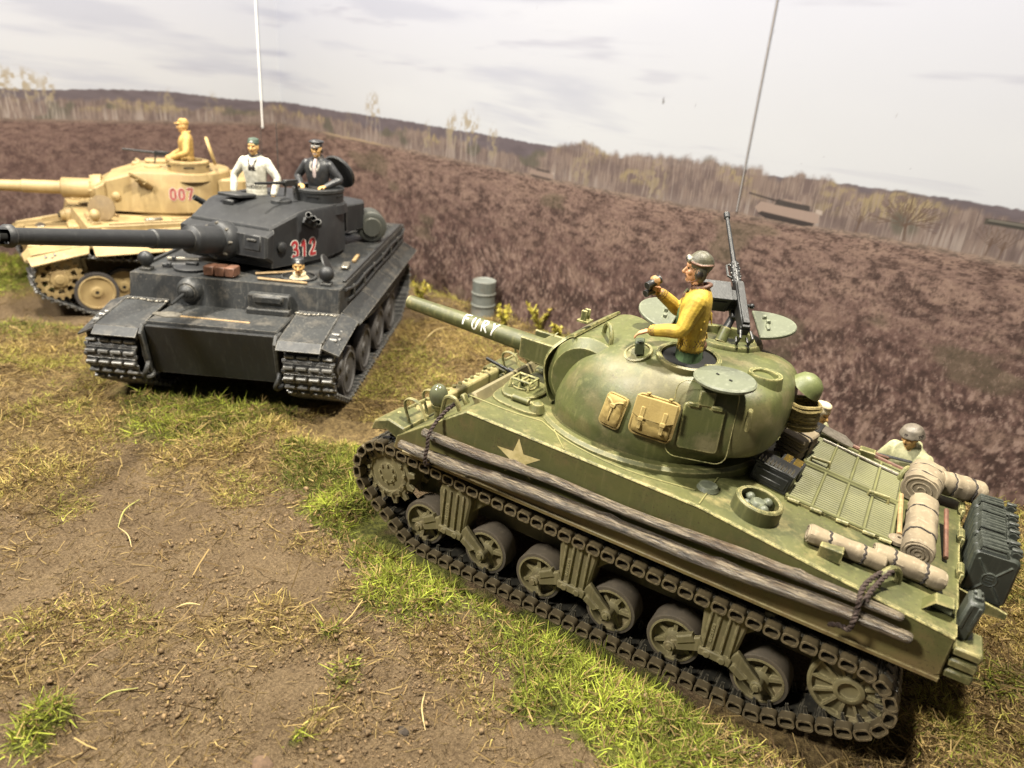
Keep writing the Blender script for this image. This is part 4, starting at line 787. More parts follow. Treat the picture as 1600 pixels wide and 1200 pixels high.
    # pistol port door
    x, z = -.77, 2.36; p, nr = side(x, z); zx = Vector((0, 0, 1)); zx = (zx - nr * zx.dot(nr)).normalized(); yx = nr; xx = yx.cross(zx); M = Matrix((xx, yx, zx)).transposed().to_4x4(); M.translation = p
    q = rrect(.36, .42, .04); dr = MB().prism([(a, b_) for a, b_ in q], -.02, .03, bev=.008); dr.box((0, .02, .27), (.14, .05, .14), bev=.01).box((-.1, .03, .2), (.1, .05, .04), bev=.008).box((.1, .03, .2), (.1, .05, .04), bev=.008)
    place('pistol_port', dr.mesh('pistol_port', OLT), T, M=M)
    q2 = rrect(.54, .70, .1); MB().tube([M @ Vector((a, .006, b_ + .05)) for a, b_ in q2], .005, 6, True).build('casting_line', OLT, T)
    # ---- roof machine gun
    A, Z = Vector((-.72, -.25, 2.98)), Vector((-.02, -1.38, 3.87)); d = (Z - A).normalized(); sd = d.cross(Vector((0, 0, 1))).normalized(); upv = sd.cross(d)
    Mg = Matrix((d, -sd, upv)).transposed().to_4x4(); Mg.translation = A
    b = MB().box((.30, 0, 0), (.60, .085, .13), bev=.008).box((.30, 0, .075), (.52, .07, .025), bev=.006).box((.02, 0, -.01), (.06, .1, .1), bev=.01)
    gun = place('machine_gun', b.mesh('machine_gun', BLK), T, M=Mg)
    def gp(name, b, m=BLK): return b.build(name, m, gun)
    b = MB().cyl((.60, 0, .0), (.88, 0, 0), .045, n=16)
    for i in range(5):
        for a in (0, 60, 120, 180, 240, 300): b.ell((.64 + i * .052, .043 * math.cos(R(a + 30 * (i % 2))), .043 * math.sin(R(a + 30 * (i % 2)))), (.014, .014, .014), 6, 4)
    gp('barrel_jacket', b); gp('gun_tube', MB().cyl((.88, 0, 0), (1.56, 0, 0), .026, .021, n=14).cyl((1.54, 0, 0), (1.62, 0, 0), .033, n=14, bev=.006))
    gp('front_sight', MB().tube([(.68, .05, .0), (.70, .085, .0), (.84, .085, .0), (.86, .05, .0)], .012, 6)); gp('spade_grips', MB().tube([(-.02, .05, .03), (-.1, .06, .03), (-.1, .06, -.08), (-.02, .05, -.08)], .014, 8).tube([(-.02, -.05, .03), (-.1, -.06, .03), (-.1, -.06, -.08), (-.02, -.05, -.08)], .014, 8))
    gp('cocking_knob', MB().cyl((.33, -.04, .0), (.33, -.11, .0), .016, n=8).ell((.33, -.12, 0), .028, 10, 8))
    bx = MB().box((.42, .26, -.02), (.22, .30, .20), bev=.012).box((.42, .26, .085), (.24, .31, .02), bev=.006).box((.42, .08, -.02), (.14, .10, .12), bev=.01); bo = gp('ammunition_box', bx)
    MB().box((.305, .26, -.02), (.012, .22, .13), bev=.004).build('box_rib', BLK, bo)
    gp('cradle', MB().box((.36, .0, -.12), (.24, .13, .07), bev=.01).cyl((.36, .09, -.1), (.36, -.09, -.1), .03, n=12).ell((.36, .1, -.1), .035, 10, 8))
    piv = Mg @ Vector((.34, 0, -.13)); base = Vector((-.50, -.34, 2.84))
    MB().mat(1).cyl(base - Vector((0, 0, .06)), base + (piv - base) * .36, .06, .052, n=18, bev=.005).mat(0).cyl(base + (piv - base) * .34, piv, .042, .035, n=16).build('pintle_post', [BLK, OLT], T)
    return T, side, roof, dk
TANK, TSIDE, TROOF, DK = medium_tank()
TM = Matrix.LocRotScale(TANK.location, TANK.rotation_euler, None)      # to place what lies on the tank
def W(p): return TM @ Vector(p)
# ------------------------------------------------------------------ heavy tanks (dark grey, sand yellow)
def heavy_tank(name, loc, yaw, label, P1, P2, TR, RB, WH, tyaw, elev, num, ncol, nout, grey, pitch=0, roll=0, size=1.0):
    T = empty(name, loc, (roll, pitch, yaw)); tag(T, label, 'tank', 'model tanks on the diorama')
    zt = 1.72
    MB().prism([(-2.95, .62), (-3.05, 1.3), (2.06, 1.32), (2.88, 1.315), (2.92, 1.1), (2.70, .60), (2.2, .44), (-2.5, .44)], -.92, .92, bev=.02).build('lower_hull', P2, T)
    MB().prism([(-3.0, 1.28), (-3.02, zt), (1.99, zt), (2.08, 1.28)], -1.57, 1.57, bev=.015).build('upper_hull', P2, T)
    MB().prism([(2.72, .54), (2.90, 1.27), (2.97, 1.27), (2.82, .53)], -.90, .90, bev=.012).build('nose_plate', P1, T)
    for sy in (1, -1):
        tp = MB().prism([(2.6, .62), (2.78, 1.28), (2.96, 1.29), (3.04, 1.18), (2.96, .72), (2.86, .50), (2.7, .48)], .905 * sy, .965 * sy, bev=.012).build('tow_plate', P2, T)
        MB().tube([Vector((2.92 + .10 * math.cos(a), .935 * sy + .03 * math.sin(2 * a), .60 + .12 * math.sin(a))) for a in np.linspace(0, 2 * math.pi, 20, endpoint=False)], .032, 8, True).build('shackle', P2, tp)
        MB().cyl((2.86, .96 * sy, .8), (2.86, 1.02 * sy, .8), .05, n=8).build('tow_bolt', P2, tp)
        # front mudguard: inner sheet and angled outer flap
        f = MB().plate([(2.06, .97 * sy, 1.36), (2.06, 1.58 * sy, 1.36), (2.98, 1.58 * sy, 1.23), (2.98, .97 * sy, 1.23)], .025).plate([(2.98, .97 * sy, 1.23), (2.98, 1.58 * sy, 1.23), (3.10, 1.58 * sy, 1.13), (3.10, .97 * sy, 1.13)], .022).build('mudguard', P2, T)
        MB().plate([(2.0, 1.59 * sy, 1.37), (2.06, 1.86 * sy, 1.27), (3.02, 1.82 * sy, 1.08), (3.06, 1.59 * sy, 1.19)], .025).build('mudguard_flap', P2, f)
        MB().cyl((2.1, 1.585 * sy, 1.37), (2.98, 1.585 * sy, 1.245), .014, n=6).build('flap_hinge', P2, f)
        ch = MB()
        for i in range(10): u = i / 9; c = Vector((2.16 + .03 * math.sin(u * 6), (.98 + .56 * u) * sy, 1.358 + .01)); ch.tube([c + Vector((.018 * math.cos(a), .03 * math.sin(a), .012 * math.sin(a) * (i % 2))) for a in np.linspace(0, 2 * math.pi, 10, endpoint=False)], .009, 5, True)
        ch.build('chain', STL if grey else P1, f)
        # side fender in hinged sections
        for k in range(4):
            x0 = 1.95 - k * 1.23; x1 = x0 - 1.215; MB().plate([(x0, 1.58 * sy, 1.36), (x1, 1.58 * sy, 1.36), (x1, 1.86 * sy, 1.20), (x0, 1.86 * sy, 1.20)], .024).build('side_fender', P2, T)
        # tow cable along the hull side with clips
        cb = MB().tube(crom([(1.75, 1.595 * sy, 1.66), (1.2, 1.60 * sy, 1.58), (.4, 1.60 * sy, 1.6), (-.6, 1.60 * sy, 1.57), (-1.6, 1.60 * sy, 1.61), (-2.5, 1.6 * sy, 1.58), (-2.85, 1.6 * sy, 1.66)], 5), .026, 8).build('tow_cable', P1, T)
        MB().tube(crom([(1.6, 1.597 * sy, 1.46), (.8, 1.60 * sy, 1.43), (-.4, 1.60 * sy, 1.46), (-1.6, 1.60 * sy, 1.44), (-2.7, 1.6 * sy, 1.47)], 5), .022, 8).build('tow_cable', P1, T)
        for x in (1.3, .6, -.1, -.8, -1.5, -2.2): MB().box((x, 1.60 * sy, 1.53), (.05, .045, .2), bev=.008).build('cable_clip', P2, T)
        MB().box((-.6, 1.53 * sy, zt + .02), (4.4, .05, .05), bev=.01).build('deck_rail', P1, T)
    # front plate: visor, ball mount
    v = MB().box((2.11, .56, 1.50), (.14, .62, .22), bev=.02).box((2.17, .56, 1.54), (.10, .44, .12), bev=.025).box((2.16, .56, 1.36), (.16, .64, .09), bev=.015); v.build('driver_visor', P2, T)
    bm_ = MB().lathe([(.19, -.06), (.185, .03), (.15, .08), (.13, .085), (.0, .1)], (2.04, -.66, 1.53), (1, 0, -.12), 26, False).ell((2.12, -.66, 1.53), .115, 16, 12).build('ball_mount', P2, T)
    MB().box((2.215, -.66, 1.53), (.06, .12, .10), bev=.012).build('ball_slot', DKI, bm_); MB().cyl((2.2, -.66, 1.53), (2.56, -.69, 1.47), .026, .022, n=10).build('bow_machine_gun', BLK if grey else P1, bm_)
    MB().tube([(2.6, -.55, 1.31), (2.62, .45, 1.31)], .022, 8).build('spade_handle', WD, T); MB().loft([[(2.66, -.55, 1.315), (2.54, -.55, 1.325), (2.54, -.56, 1.342), (2.66, -.56, 1.33)], [(2.70, -.72, 1.305), (2.5, -.72, 1.32), (2.5, -.73, 1.345), (2.7, -.73, 1.33)], [(2.62, -.95, 1.31), (2.56, -.95, 1.318), (2.56, -.955, 1.335), (2.62, -.955, 1.328)]]).build('spade_blade', STL, T)
    # headlights
    for y in (-1.40, 1.32): MB().mat(0).ell((1.80, y, zt + .17), (.10, .115, .115), 16, 10).mat(1).cyl((1.8, y, zt), (1.8, y, zt + .12), .05, n=10).box((1.8, y, zt + .02), (.16, .16, .05), bev=.01).build('headlight', [P1, P2], T)
    # crew hatches, deck tools
    for y in (-.82, .82):
        if grey and y > 0: MB().mat(0).lathe([(.27, 0), (.27, .035), (.24, .04), (.235, .0)], (1.55, y, zt), (0, 0, 1), 28, False).mat(1).lathe([(.236, 0), (0, 0)], (1.55, y, zt + .005), (0, 0, 1), 24, False).build('hatch_ring', [P1, DKI], T); MB().lathe([(.0, 0), (.19, 0), (.19, .025), (0, .03)], (1.36, 1.20, zt + .17), (-.12, .9, .42), 28, False).build('hatch_lid', P1, T)
        elif not grey and y > 0: MB().lathe([(.0, 0), (.26, 0), (.26, .035), (0, .05)], (1.62, 1.05, zt + .24), (.45, .75, .25), 28, False).build('hatch_lid', paint('shaded_hatch_paint', (.17, .115, .05), (.11, .075, .035), (.28, .2, .09), .55, None), T)  # lid coloured dark brown, the shade of its underside painted in
        else: MB().lathe([(.27, 0), (.27, .04), (.24, .055), (0, .06)], (1.55, y, zt), (0, 0, 1), 28, False).box((1.55, y, zt + .08), (.08, .18, .05), bev=.01).build('hatch_lid', P1, T)
    for k, (x, y) in enumerate(((1.62, -1.05), (1.25, -1.15))):
        MB().tube([(x, y - .2, zt + .04), (x - .1, y + .25, zt + .04)], .03, 8).build('deck_tool', STL if k else P1, T); MB().box((x - .02, y - .1, zt + .05), (.08, .06, .07), bev=.01).build('tool_clamp', P1, T)
    MB().tube([(1.62, .18, zt + .03), (1.30, .75, zt + .03)], .022, 6).build('wooden_handle', WD, T); MB().tube([(1.85, .30, zt + .03), (1.88, 1.05, zt + .03)], .02, 6).build('wooden_handle', WD, T)
    MB().box((.2, 1.36, zt + .03), (.42, .06, .05), Euler((0, 0, R(4))), .01).build('wooden_handle', WD, T); MB().box((.75, 1.33, zt + .04), (.34, .12, .05), Euler((0, 0, R(8))), .015).build('cutter_jaw', STL, T)
    if grey: 
        for i, y in enumerate((-.42, -.26, -.10)): tag(MB().box((1.80, y, zt + .09), (.22, .148, .14), Euler((0, 0, R(random.uniform(-4, 4)))), .012).build('brick_block', WDR, T), None, None)
    MB().box((-2.2, 0, zt + .02), (1.2, 1.6, .04), bev=.01).build('engine_deck', P1, T)
    for k in range(2):
        b = MB()
        for i in range(12): b.box((-1.75 - .08 * i, (.9 if k else -.9) * 1.2, zt + .03), (.03, .56, .03))
        tag(b.build('deck_grille', P1, T), None, None, kind='stuff')
    for sy in (.55, -.55): MB().cyl((-3.16, sy, 1.0), (-3.16, sy, 1.85), .14, n=20, bev=.02).build('exhaust', P2, T)
    # ---- running gear
    lk = MB().box((0, 0, 0), (.128, .70, .035), bev=.008)
    lk.mat(1)
    for y in (-.27, -.09, .09, .27): lk.box((.0, y, -.042), (.048, .145, .058), bev=.012)
    lk.mat(0)
    for y in (-.34, -.18, 0, .18, .34): lk.box((-.05, y, -.012), (.04, .07, .03), bev=.006)
    lk.tube([(.068, -.36, 0), (.068, .36, 0)], .018, 6); lk.prism([(-.03, .015), (.03, .015), (.01, .10), (-.01, .10)], -.13, -.10).prism([(-.03, .015), (.03, .015), (.01, .10), (-.01, .10)], .10, .13)
    link = lk.mesh('track_link', [TR, WST], 30)
    C = [(2.60, .78, .42), (-2.55, .62, .345), (2.02, .44, .405), (-1.9, .44, .405)]
    for sy in (1, -1): lay_track(T, C, .142, link, 1.39 * sy, sg=(-2.4, 2.2, .9, .16), jit=.01)
    wm = MB().mat(0).lathe([(.33, -.06), (.39, -.065), (.40, -.05), (.40, .05), (.39, .065), (.335, .06)], (0, 0, 0), (0, 1, 0), 40, False).mesh('tyre', RB)
    wd = MB().mat(0).lathe([(.338, .05), (.335, .07), (.31, .074), (.30, .05), (.14, .02), (.10, .035), (.09, .055), (.035, .06)], (0, 0, 0), (0, 1, 0), 40, False).mat(1).lathe([(.036, .058), (0, .05)], (0, 0, 0), (0, 1, 0), 12, False).mesh('road_wheel', [WH, DKI])
    for sy in (1, -1):
        for i, x in enumerate((2.0, .95, -.10, -1.15)):
            for xx, yy in ((x, 1.63), (x - .525, 1.42)):
                o = place('road_wheel', wd, T, (xx, yy * sy, .44), (0, 0, 0 if sy > 0 else math.pi)); place('tyre', wm, o)
        b = MB(); n = 20; P = []
        for i in range(n):
            for fr, r in ((-.3, .37), (-.13, .425), (.13, .425), (.3, .37)): a = 2 * math.pi * (i + fr) / n; P.append((r * math.cos(a), r * math.sin(a)))
        for q in range(10):
            k = len(b.v); b.prism([(.20, -.028), (.34, -.03), (.34, .03), (.20, .028)], .16, .21); b.xf(Matrix.Rotation(2 * math.pi * q / 10, 4, 'Y'), k)
        r0 = [(.31 * math.cos(t), .31 * math.sin(t)) for t in np.linspace(0, 2 * math.pi, n * 4, endpoint=False)]
        b.loft([[(p[0], .15, p[1]) for p in r0], [(p[0], .15, p[1]) for p in P], [(p[0], .21, p[1]) for p in P], [(p[0], .215, p[1]) for p in r0], [(p[0], .15, p[1]) for p in r0]], cap=False)
        b.lathe([(.22, .14), (.22, .2), (.17, .22), (.15, .27), (.09, .28), (.08, .31), (0, .32)], (0, 0, 0), (0, 1, 0), 30, False)
        for q in range(8): a = 2 * math.pi * q / 8; b.cyl((.185 * math.cos(a), .2, .185 * math.sin(a)), (.185 * math.cos(a), .245, .185 * math.sin(a)), .024, n=6)
        b.build('drive_sprocket', WH, T, loc=(2.60, 1.45 * sy, .78), rot=(0, 0, 0 if sy > 0 else math.pi))
        MB().lathe([(.25, -.1), (.34, -.1), (.34, .1), (.3, .1), (.1, .05), (0, .06)], (-2.55, 1.42 * sy, .62), (0, sy, 0), 30, False).build('idler_wheel', WH, T)
    # ---- turret
    TMx = Matrix.Translation((.12, 0, 0)) @ Matrix.Rotation(tyaw, 4, 'Z')
    def tp_(nm, b, m, par=T, ang=38, M=TMx):
        o = b.build(nm, m, par, ang)
        if par is T: o.matrix_local = M
        return o
    hp = [(1.17, -.74), (1.17, .74), (.7, .86), (.2, .97), (-.25, .99), (-.65, .90), (-1.0, .68), (-1.22, .36), (-1.30, 0), (-1.22, -.36), (-1.0, -.68), (-.65, -.90), (-.25, -.99), (.2, -.97), (.7, -.86)]
    full = []
    for i, p in enumerate(hp):
        full.append(p)
    rear = crom(hp[2:] , 4); outl = [hp[0], hp[1]] + [tuple(p) for p in rear]
    def zr(x): return 2.42 + .19 * float(sst(1.2, .45, np.array([x]))[0])
    b = MB().loft([[(x, y, 1.80) for x, y in outl], [(x * .995, y * .985, zr(x) - .04) for x, y in outl], [(x * .975, y * .96, zr(x)) for x, y in outl], [(x * .5 - .05, y * .5, zr(x * .5) + .02) for x, y in outl], [(x * .02 - .1, y * .02, 2.635) for x, y in outl]])
    tur = tp_('turret_shell', b, P1, ang=32)
    tp_('turret_ring', MB().cyl((0, 0, zt), (0, 0, 1.80), .95, n=40), P1)
    MG = TMx @ Matrix.Translation((1.05, 0, 2.11)) @ Matrix.Rotation(-elev, 4, 'Y')
    q = MB().prism([(.10, -.25), (.30, -.17), (.32, .15), (.12, .26)], -.80, .80, bev=.03); q.box((.26, .55, .04), (.14, .30, .24), bev=.02).box((.26, -.55, .04), (.14, .30, .24), bev=.02); mant = tp_('mantlet', q, P1, M=MG)
    for y in (.46, -.46): MB().box((.345, y * 1.2, .08), (.03, .16, .03), bev=.006).build('mantlet_rib', P2, mant)
    tp_('mantlet_collar', MB().lathe([(.30, .25), (.29, .40), (.24, .46), (.22, .47)], (0, 0, 0), (1, 0, 0), 32, True), P1, M=MG)
    for a in range(8): tp_('collar_bolt', MB().cyl((.42, .265 * math.cos(a * math.pi / 4), .265 * math.sin(a * math.pi / 4)), (.47, .25 * math.cos(a * math.pi / 4), .25 * math.sin(a * math.pi / 4)), .02, n=6), STL if grey else P1, M=MG)
    L = 4.1; brl = MB().lathe([(.205, .45), (.205, .98), (.19, 1.0), (.135, 1.02), (.132, 1.7), (.115, 1.72), (.092, L - .5), (.092, L - .42), (.115, L - .41), (.115, L - .39), (.088, L - .385)], (0, 0, 0), (1, 0, 0), 30, False)
    bo = tp_('gun_barrel', brl, P1, M=MG)
    mb = MB().mat(0).lathe([(.09, L - .42), (.128, L - .40), (.128, L - .35), (.105, L - .32)], (0, 0, 0), (1, 0, 0), 28, False).lathe([(.105, L - .21), (.128, L - .19), (.128, L - .15), (.105, L - .13)], (0, 0, 0), (1, 0, 0), 28, False).lathe([(.105, L - .05), (.128, L - .03), (.12, L), (.06, L), (.055, L - .2)], (0, 0, 0), (1, 0, 0), 28, False)
    for sg in (1, -1): mb.lathe([(.105, L - .33), (.105, L - .03)], (0, 0, 0), (1, 0, 0), 8, False, a0=R(90 * sg - 42), a1=R(90 * sg + 42))
    mb.mat(1).cyl((L - .36, 0, 0), (L - .1, 0, 0), .06, n=14); mb.build('muzzle_brake', [P1, DKI], bo)
    # cupola
    cx, cy = -.45, .54
    cu = tp_('cupola', MB().lathe([(.48, -.14), (.45, .0), (.41, .02), (.41, .19), (.425, .2), (.425, .24), (.40, .255), (.30, .255), (.29, .2), (.29, .0), (0, .0)], (cx, cy, 2.58), (0, 0, 1), 40, False), P1)
    for a in range(5): t = R(a * 72 + 20); MB().box((cx + .40 * math.cos(t), cy + .40 * math.sin(t), 2.72), (.03, .2, .03), Euler((0, 0, t)), .004).build('vision_slit', DKI, cu)
    if grey: tp_('cupola_lid', MB().lathe([(0, 0), (.30, 0), (.315, .03), (.30, .055), (0, .07)], (cx - .46, cy + .10, 3.02), (-.75, .12, .42), 30, False).box((cx - .36, cy + .1, 2.84), (.08, .14, .14), bev=.02), P1)
    else: tp_('cupola_lid', MB().lathe([(0, 0), (.29, 0), (.30, .03), (.28, .055), (0, .06)], (cx - .44, cy, 3.02), (-.95, 0, .25), 30, False), TANC)
    tp_('cupola_machine_gun', MB().box((cx + .50, cy - .2, 2.92), (.30, .07, .10), Euler((0, R(-4), R(-8))), .01).cyl((cx + .60, cy - .21, 2.93), (cx + 1.25, cy - .30, 2.98), .026, .02, n=10).cyl((cx + .40, cy - .17, 2.92), (cx + .36, cy - .16, 2.80), .03, n=8).cyl((cx + .62, cy - .20, 2.90), (cx + .66, cy - .20, 2.72), .018, n=6), BLK)
    # loader hatch, periscope hood, smoke tubes, bin
    tp_('loader_hatch', MB().prism(rrect(.52, .46, .1), 0, .05, 'z', .01).xf(Matrix.Translation((.18, -.52, 2.64))), P1) if grey is False else tp_('loader_hatch', MB().prism(rrect(.5, .46, .1), 0, .05, 'z', .01).xf(Matrix.Translation((.42, -.42, 2.66)) @ Matrix.Rotation(R(-6), 4, 'Y')), P1)
    if grey: tp_('hatch_opening', MB().mat(0).lathe([(.29, -.02), (.29, .03), (.25, .035), (.245, .0)], (-.08, -.45, 2.61), (0, 0, 1), 30, False).mat(1).lathe([(.246, 0), (0, 0)], (-.08, -.45, 2.615), (0, 0, 1), 24, False), [P1, DKI])
    tp_('periscope_hood', MB().box((.62, -.40, 2.60), (.16, .2, .09), bev=.02), P1); tp_('roof_ventilator', MB().lathe([(.17, 0), (.16, .05), (.1, .08), (0, .085)], (.25, .30, 2.62), (0, 0, 1), 24, False), P1)
    for sy in (1, -1):
        br = tp_('smoke_bracket', MB().box((.42, .93 * sy, 2.40), (.34, .05, .10), Euler((0, R(-28), 0)), .01), P1)
        for i in range(3):
            t = Vector((.52 - .13 * i, 1.0 * sy, 2.50 - .075 * i)); d = Vector((.75, .42 * sy, .5)).normalized(); MB().mat(0).lathe([(.045, 0), (.045, .18), (.048, .185), (.036, .187), (.034, .06)], t, d, 14, False).mat(1).lathe([(.035, 0), (0, 0)], t + d * .07, d, 12, False).build('smoke_tube', [P1, DKI], br)
        tp_('vision_port', MB().lathe([(.09, -.03), (.085, .02), (.05, .045), (0, .05)], (.98, .80 * sy, 2.10), (.25, sy, .02), 16, False), P1)
    tp_('stowage_bin', MB().prism([(-1.18, .78), (-1.34, .62), (-1.48, .3), (-1.5, -.3), (-1.36, -.62), (-1.18, -.78), (-1.75, -.72), (-1.86, -.3), (-1.86, .3), (-1.75, .72)][:0] or [(-1.02, .72), (-1.5, .80), (-1.72, .66), (-1.80, .3), (-1.80, -.3), (-1.72, -.66), (-1.5, -.8), (-1.02, -.72), (-1.26, -.36), (-1.32, 0), (-1.26, .36)], 1.98, 2.46, 'z', .02), P1)
    if grey: MB().lathe([(.0, 0), (.16, .0), (.17, .01), (.175, .03), (.255, .035), (.275, .05), (.275, .50), (.26, .52), (0, .52)], (-1.10, 1.34, zt + .29), (-.93, -.36, 0), 32, False).build('round_stowage_drum', paint('grey_green_drum', (.055, .058, .05), (.04, .042, .036), (.1, .1, .085), .5, (.3, .28, .2), .5), T)
    MB().cyl((-2.4, -1.3, zt), (-2.4, -1.3, 3.4), .012, .007, n=6).build('whip_antenna', BLK, T) if grey is False else MB().cyl((-2.2, -.75, zt), (-2.2, -.75, 3.6), .012, .008, n=6).build('whip_antenna', BLK, T)
    # number on the left turret side
    bm = bmesh.new(); bm.from_mesh(tur.data); bvh = BVHTree.FromBMesh(bm); bm.free(); u0, v0, hh = num[1], num[2], num[3]
    def surf(u, v):
        h = bvh.ray_cast(Vector((u0 - u, 4, v0 + v)), Vector((0, -1, 0))); return h[0], h[1]
    wo = write(num[0], hh, .78, hh * .32, surf, .004, 0); wo.build('number_outline', nout, tur); write(num[0], hh, .78, hh * .21, surf, .008, 0).build('number', ncol, tur)
    return T, TMx
GT, GTM = heavy_tank('heavy_tank', (7.4292, -2.0973, 0), R(117.734), 'dark grey tank with red number 312 on its turret, facing the viewer', GRY, GRYD, GTR, GRB, paint('grey_wheel_paint', (.06, .056, .052), (.045, .042, .04), (.1, .095, .088), .65, (.16, .15, .14), .5), R(-16.5), R(11), ('312', .78, 1.91, .23), RED, WHT, True)
YT, YTM = heavy_tank('heavy_tank', (12.55, -3.85, -.25), R(66.5), 'sand yellow tank with red number on its turret, behind the grey tank', TAN, TAN, GTR, GRB, TAN, R(-14), R(1.5), ('007', -.06, 2.08, .21), FRD, PINK, False)
GM = Matrix.LocRotScale(GT.location, GT.rotation_euler, None); YM = Matrix.LocRotScale(YT.location, YT.rotation_euler, None)
# ------------------------------------------------------------------ people: pieces joined into one continuous skin, clothes and all
def person(pieces, mats, voxel, M, label, smooth=3):
    """pieces: (material index, MB). One continuous voxel skin, each face takes the material of the nearest piece"""
    b = MB(); src = []
    for mi, p in pieces:
        o = len(b.v); b.v += p.v; b.f += [[i + o for i in f] for f in p.f]; b.m += [0] * len(p.f)
        V = p.v; src += [(Vector(v), mi) for v in V]; src += [(sum((Vector(V[i]) for i in f), Vector()) / len(f), mi) for f in p.f]
    me = bpy.data.meshes.new('skin'); me.from_pydata(b.v, [], b.f); bm = bmesh.new(); bm.from_mesh(me); bmesh.ops.recalc_face_normals(bm, faces=bm.faces[:]); bm.to_mesh(me); bm.free()
    t = bpy.data.objects.new('skin', me); COL.objects.link(t); r = t.modifiers.new('r', 'REMESH'); r.mode = 'VOXEL'; r.voxel_size = voxel; s_ = t.modifiers.new('s', 'SMOOTH'); s_.factor = .5; s_.iterations = smooth
    dg = bpy.context.evaluated_depsgraph_get(); out = bpy.data.meshes.new_from_object(t.evaluated_get(dg)); bpy.data.objects.remove(t)
    kd = KDTree(len(src))
    for i, (v, m) in enumerate(src): kd.insert(v, i)
    kd.balance(); out.materials.clear()
    for m in mats: out.materials.append(m)
    mi = [src[kd.find(p.center)[1]][1] for p in out.polygons]; out.polygons.foreach_set('material_index', np.array(mi, np.int32)); out.polygons.foreach_set('use_smooth', np.ones(len(out.polygons), bool)); out.name = 'person'
    o = place('person', out, M=M); tag(o, label, 'person', 'crew figures'); return o
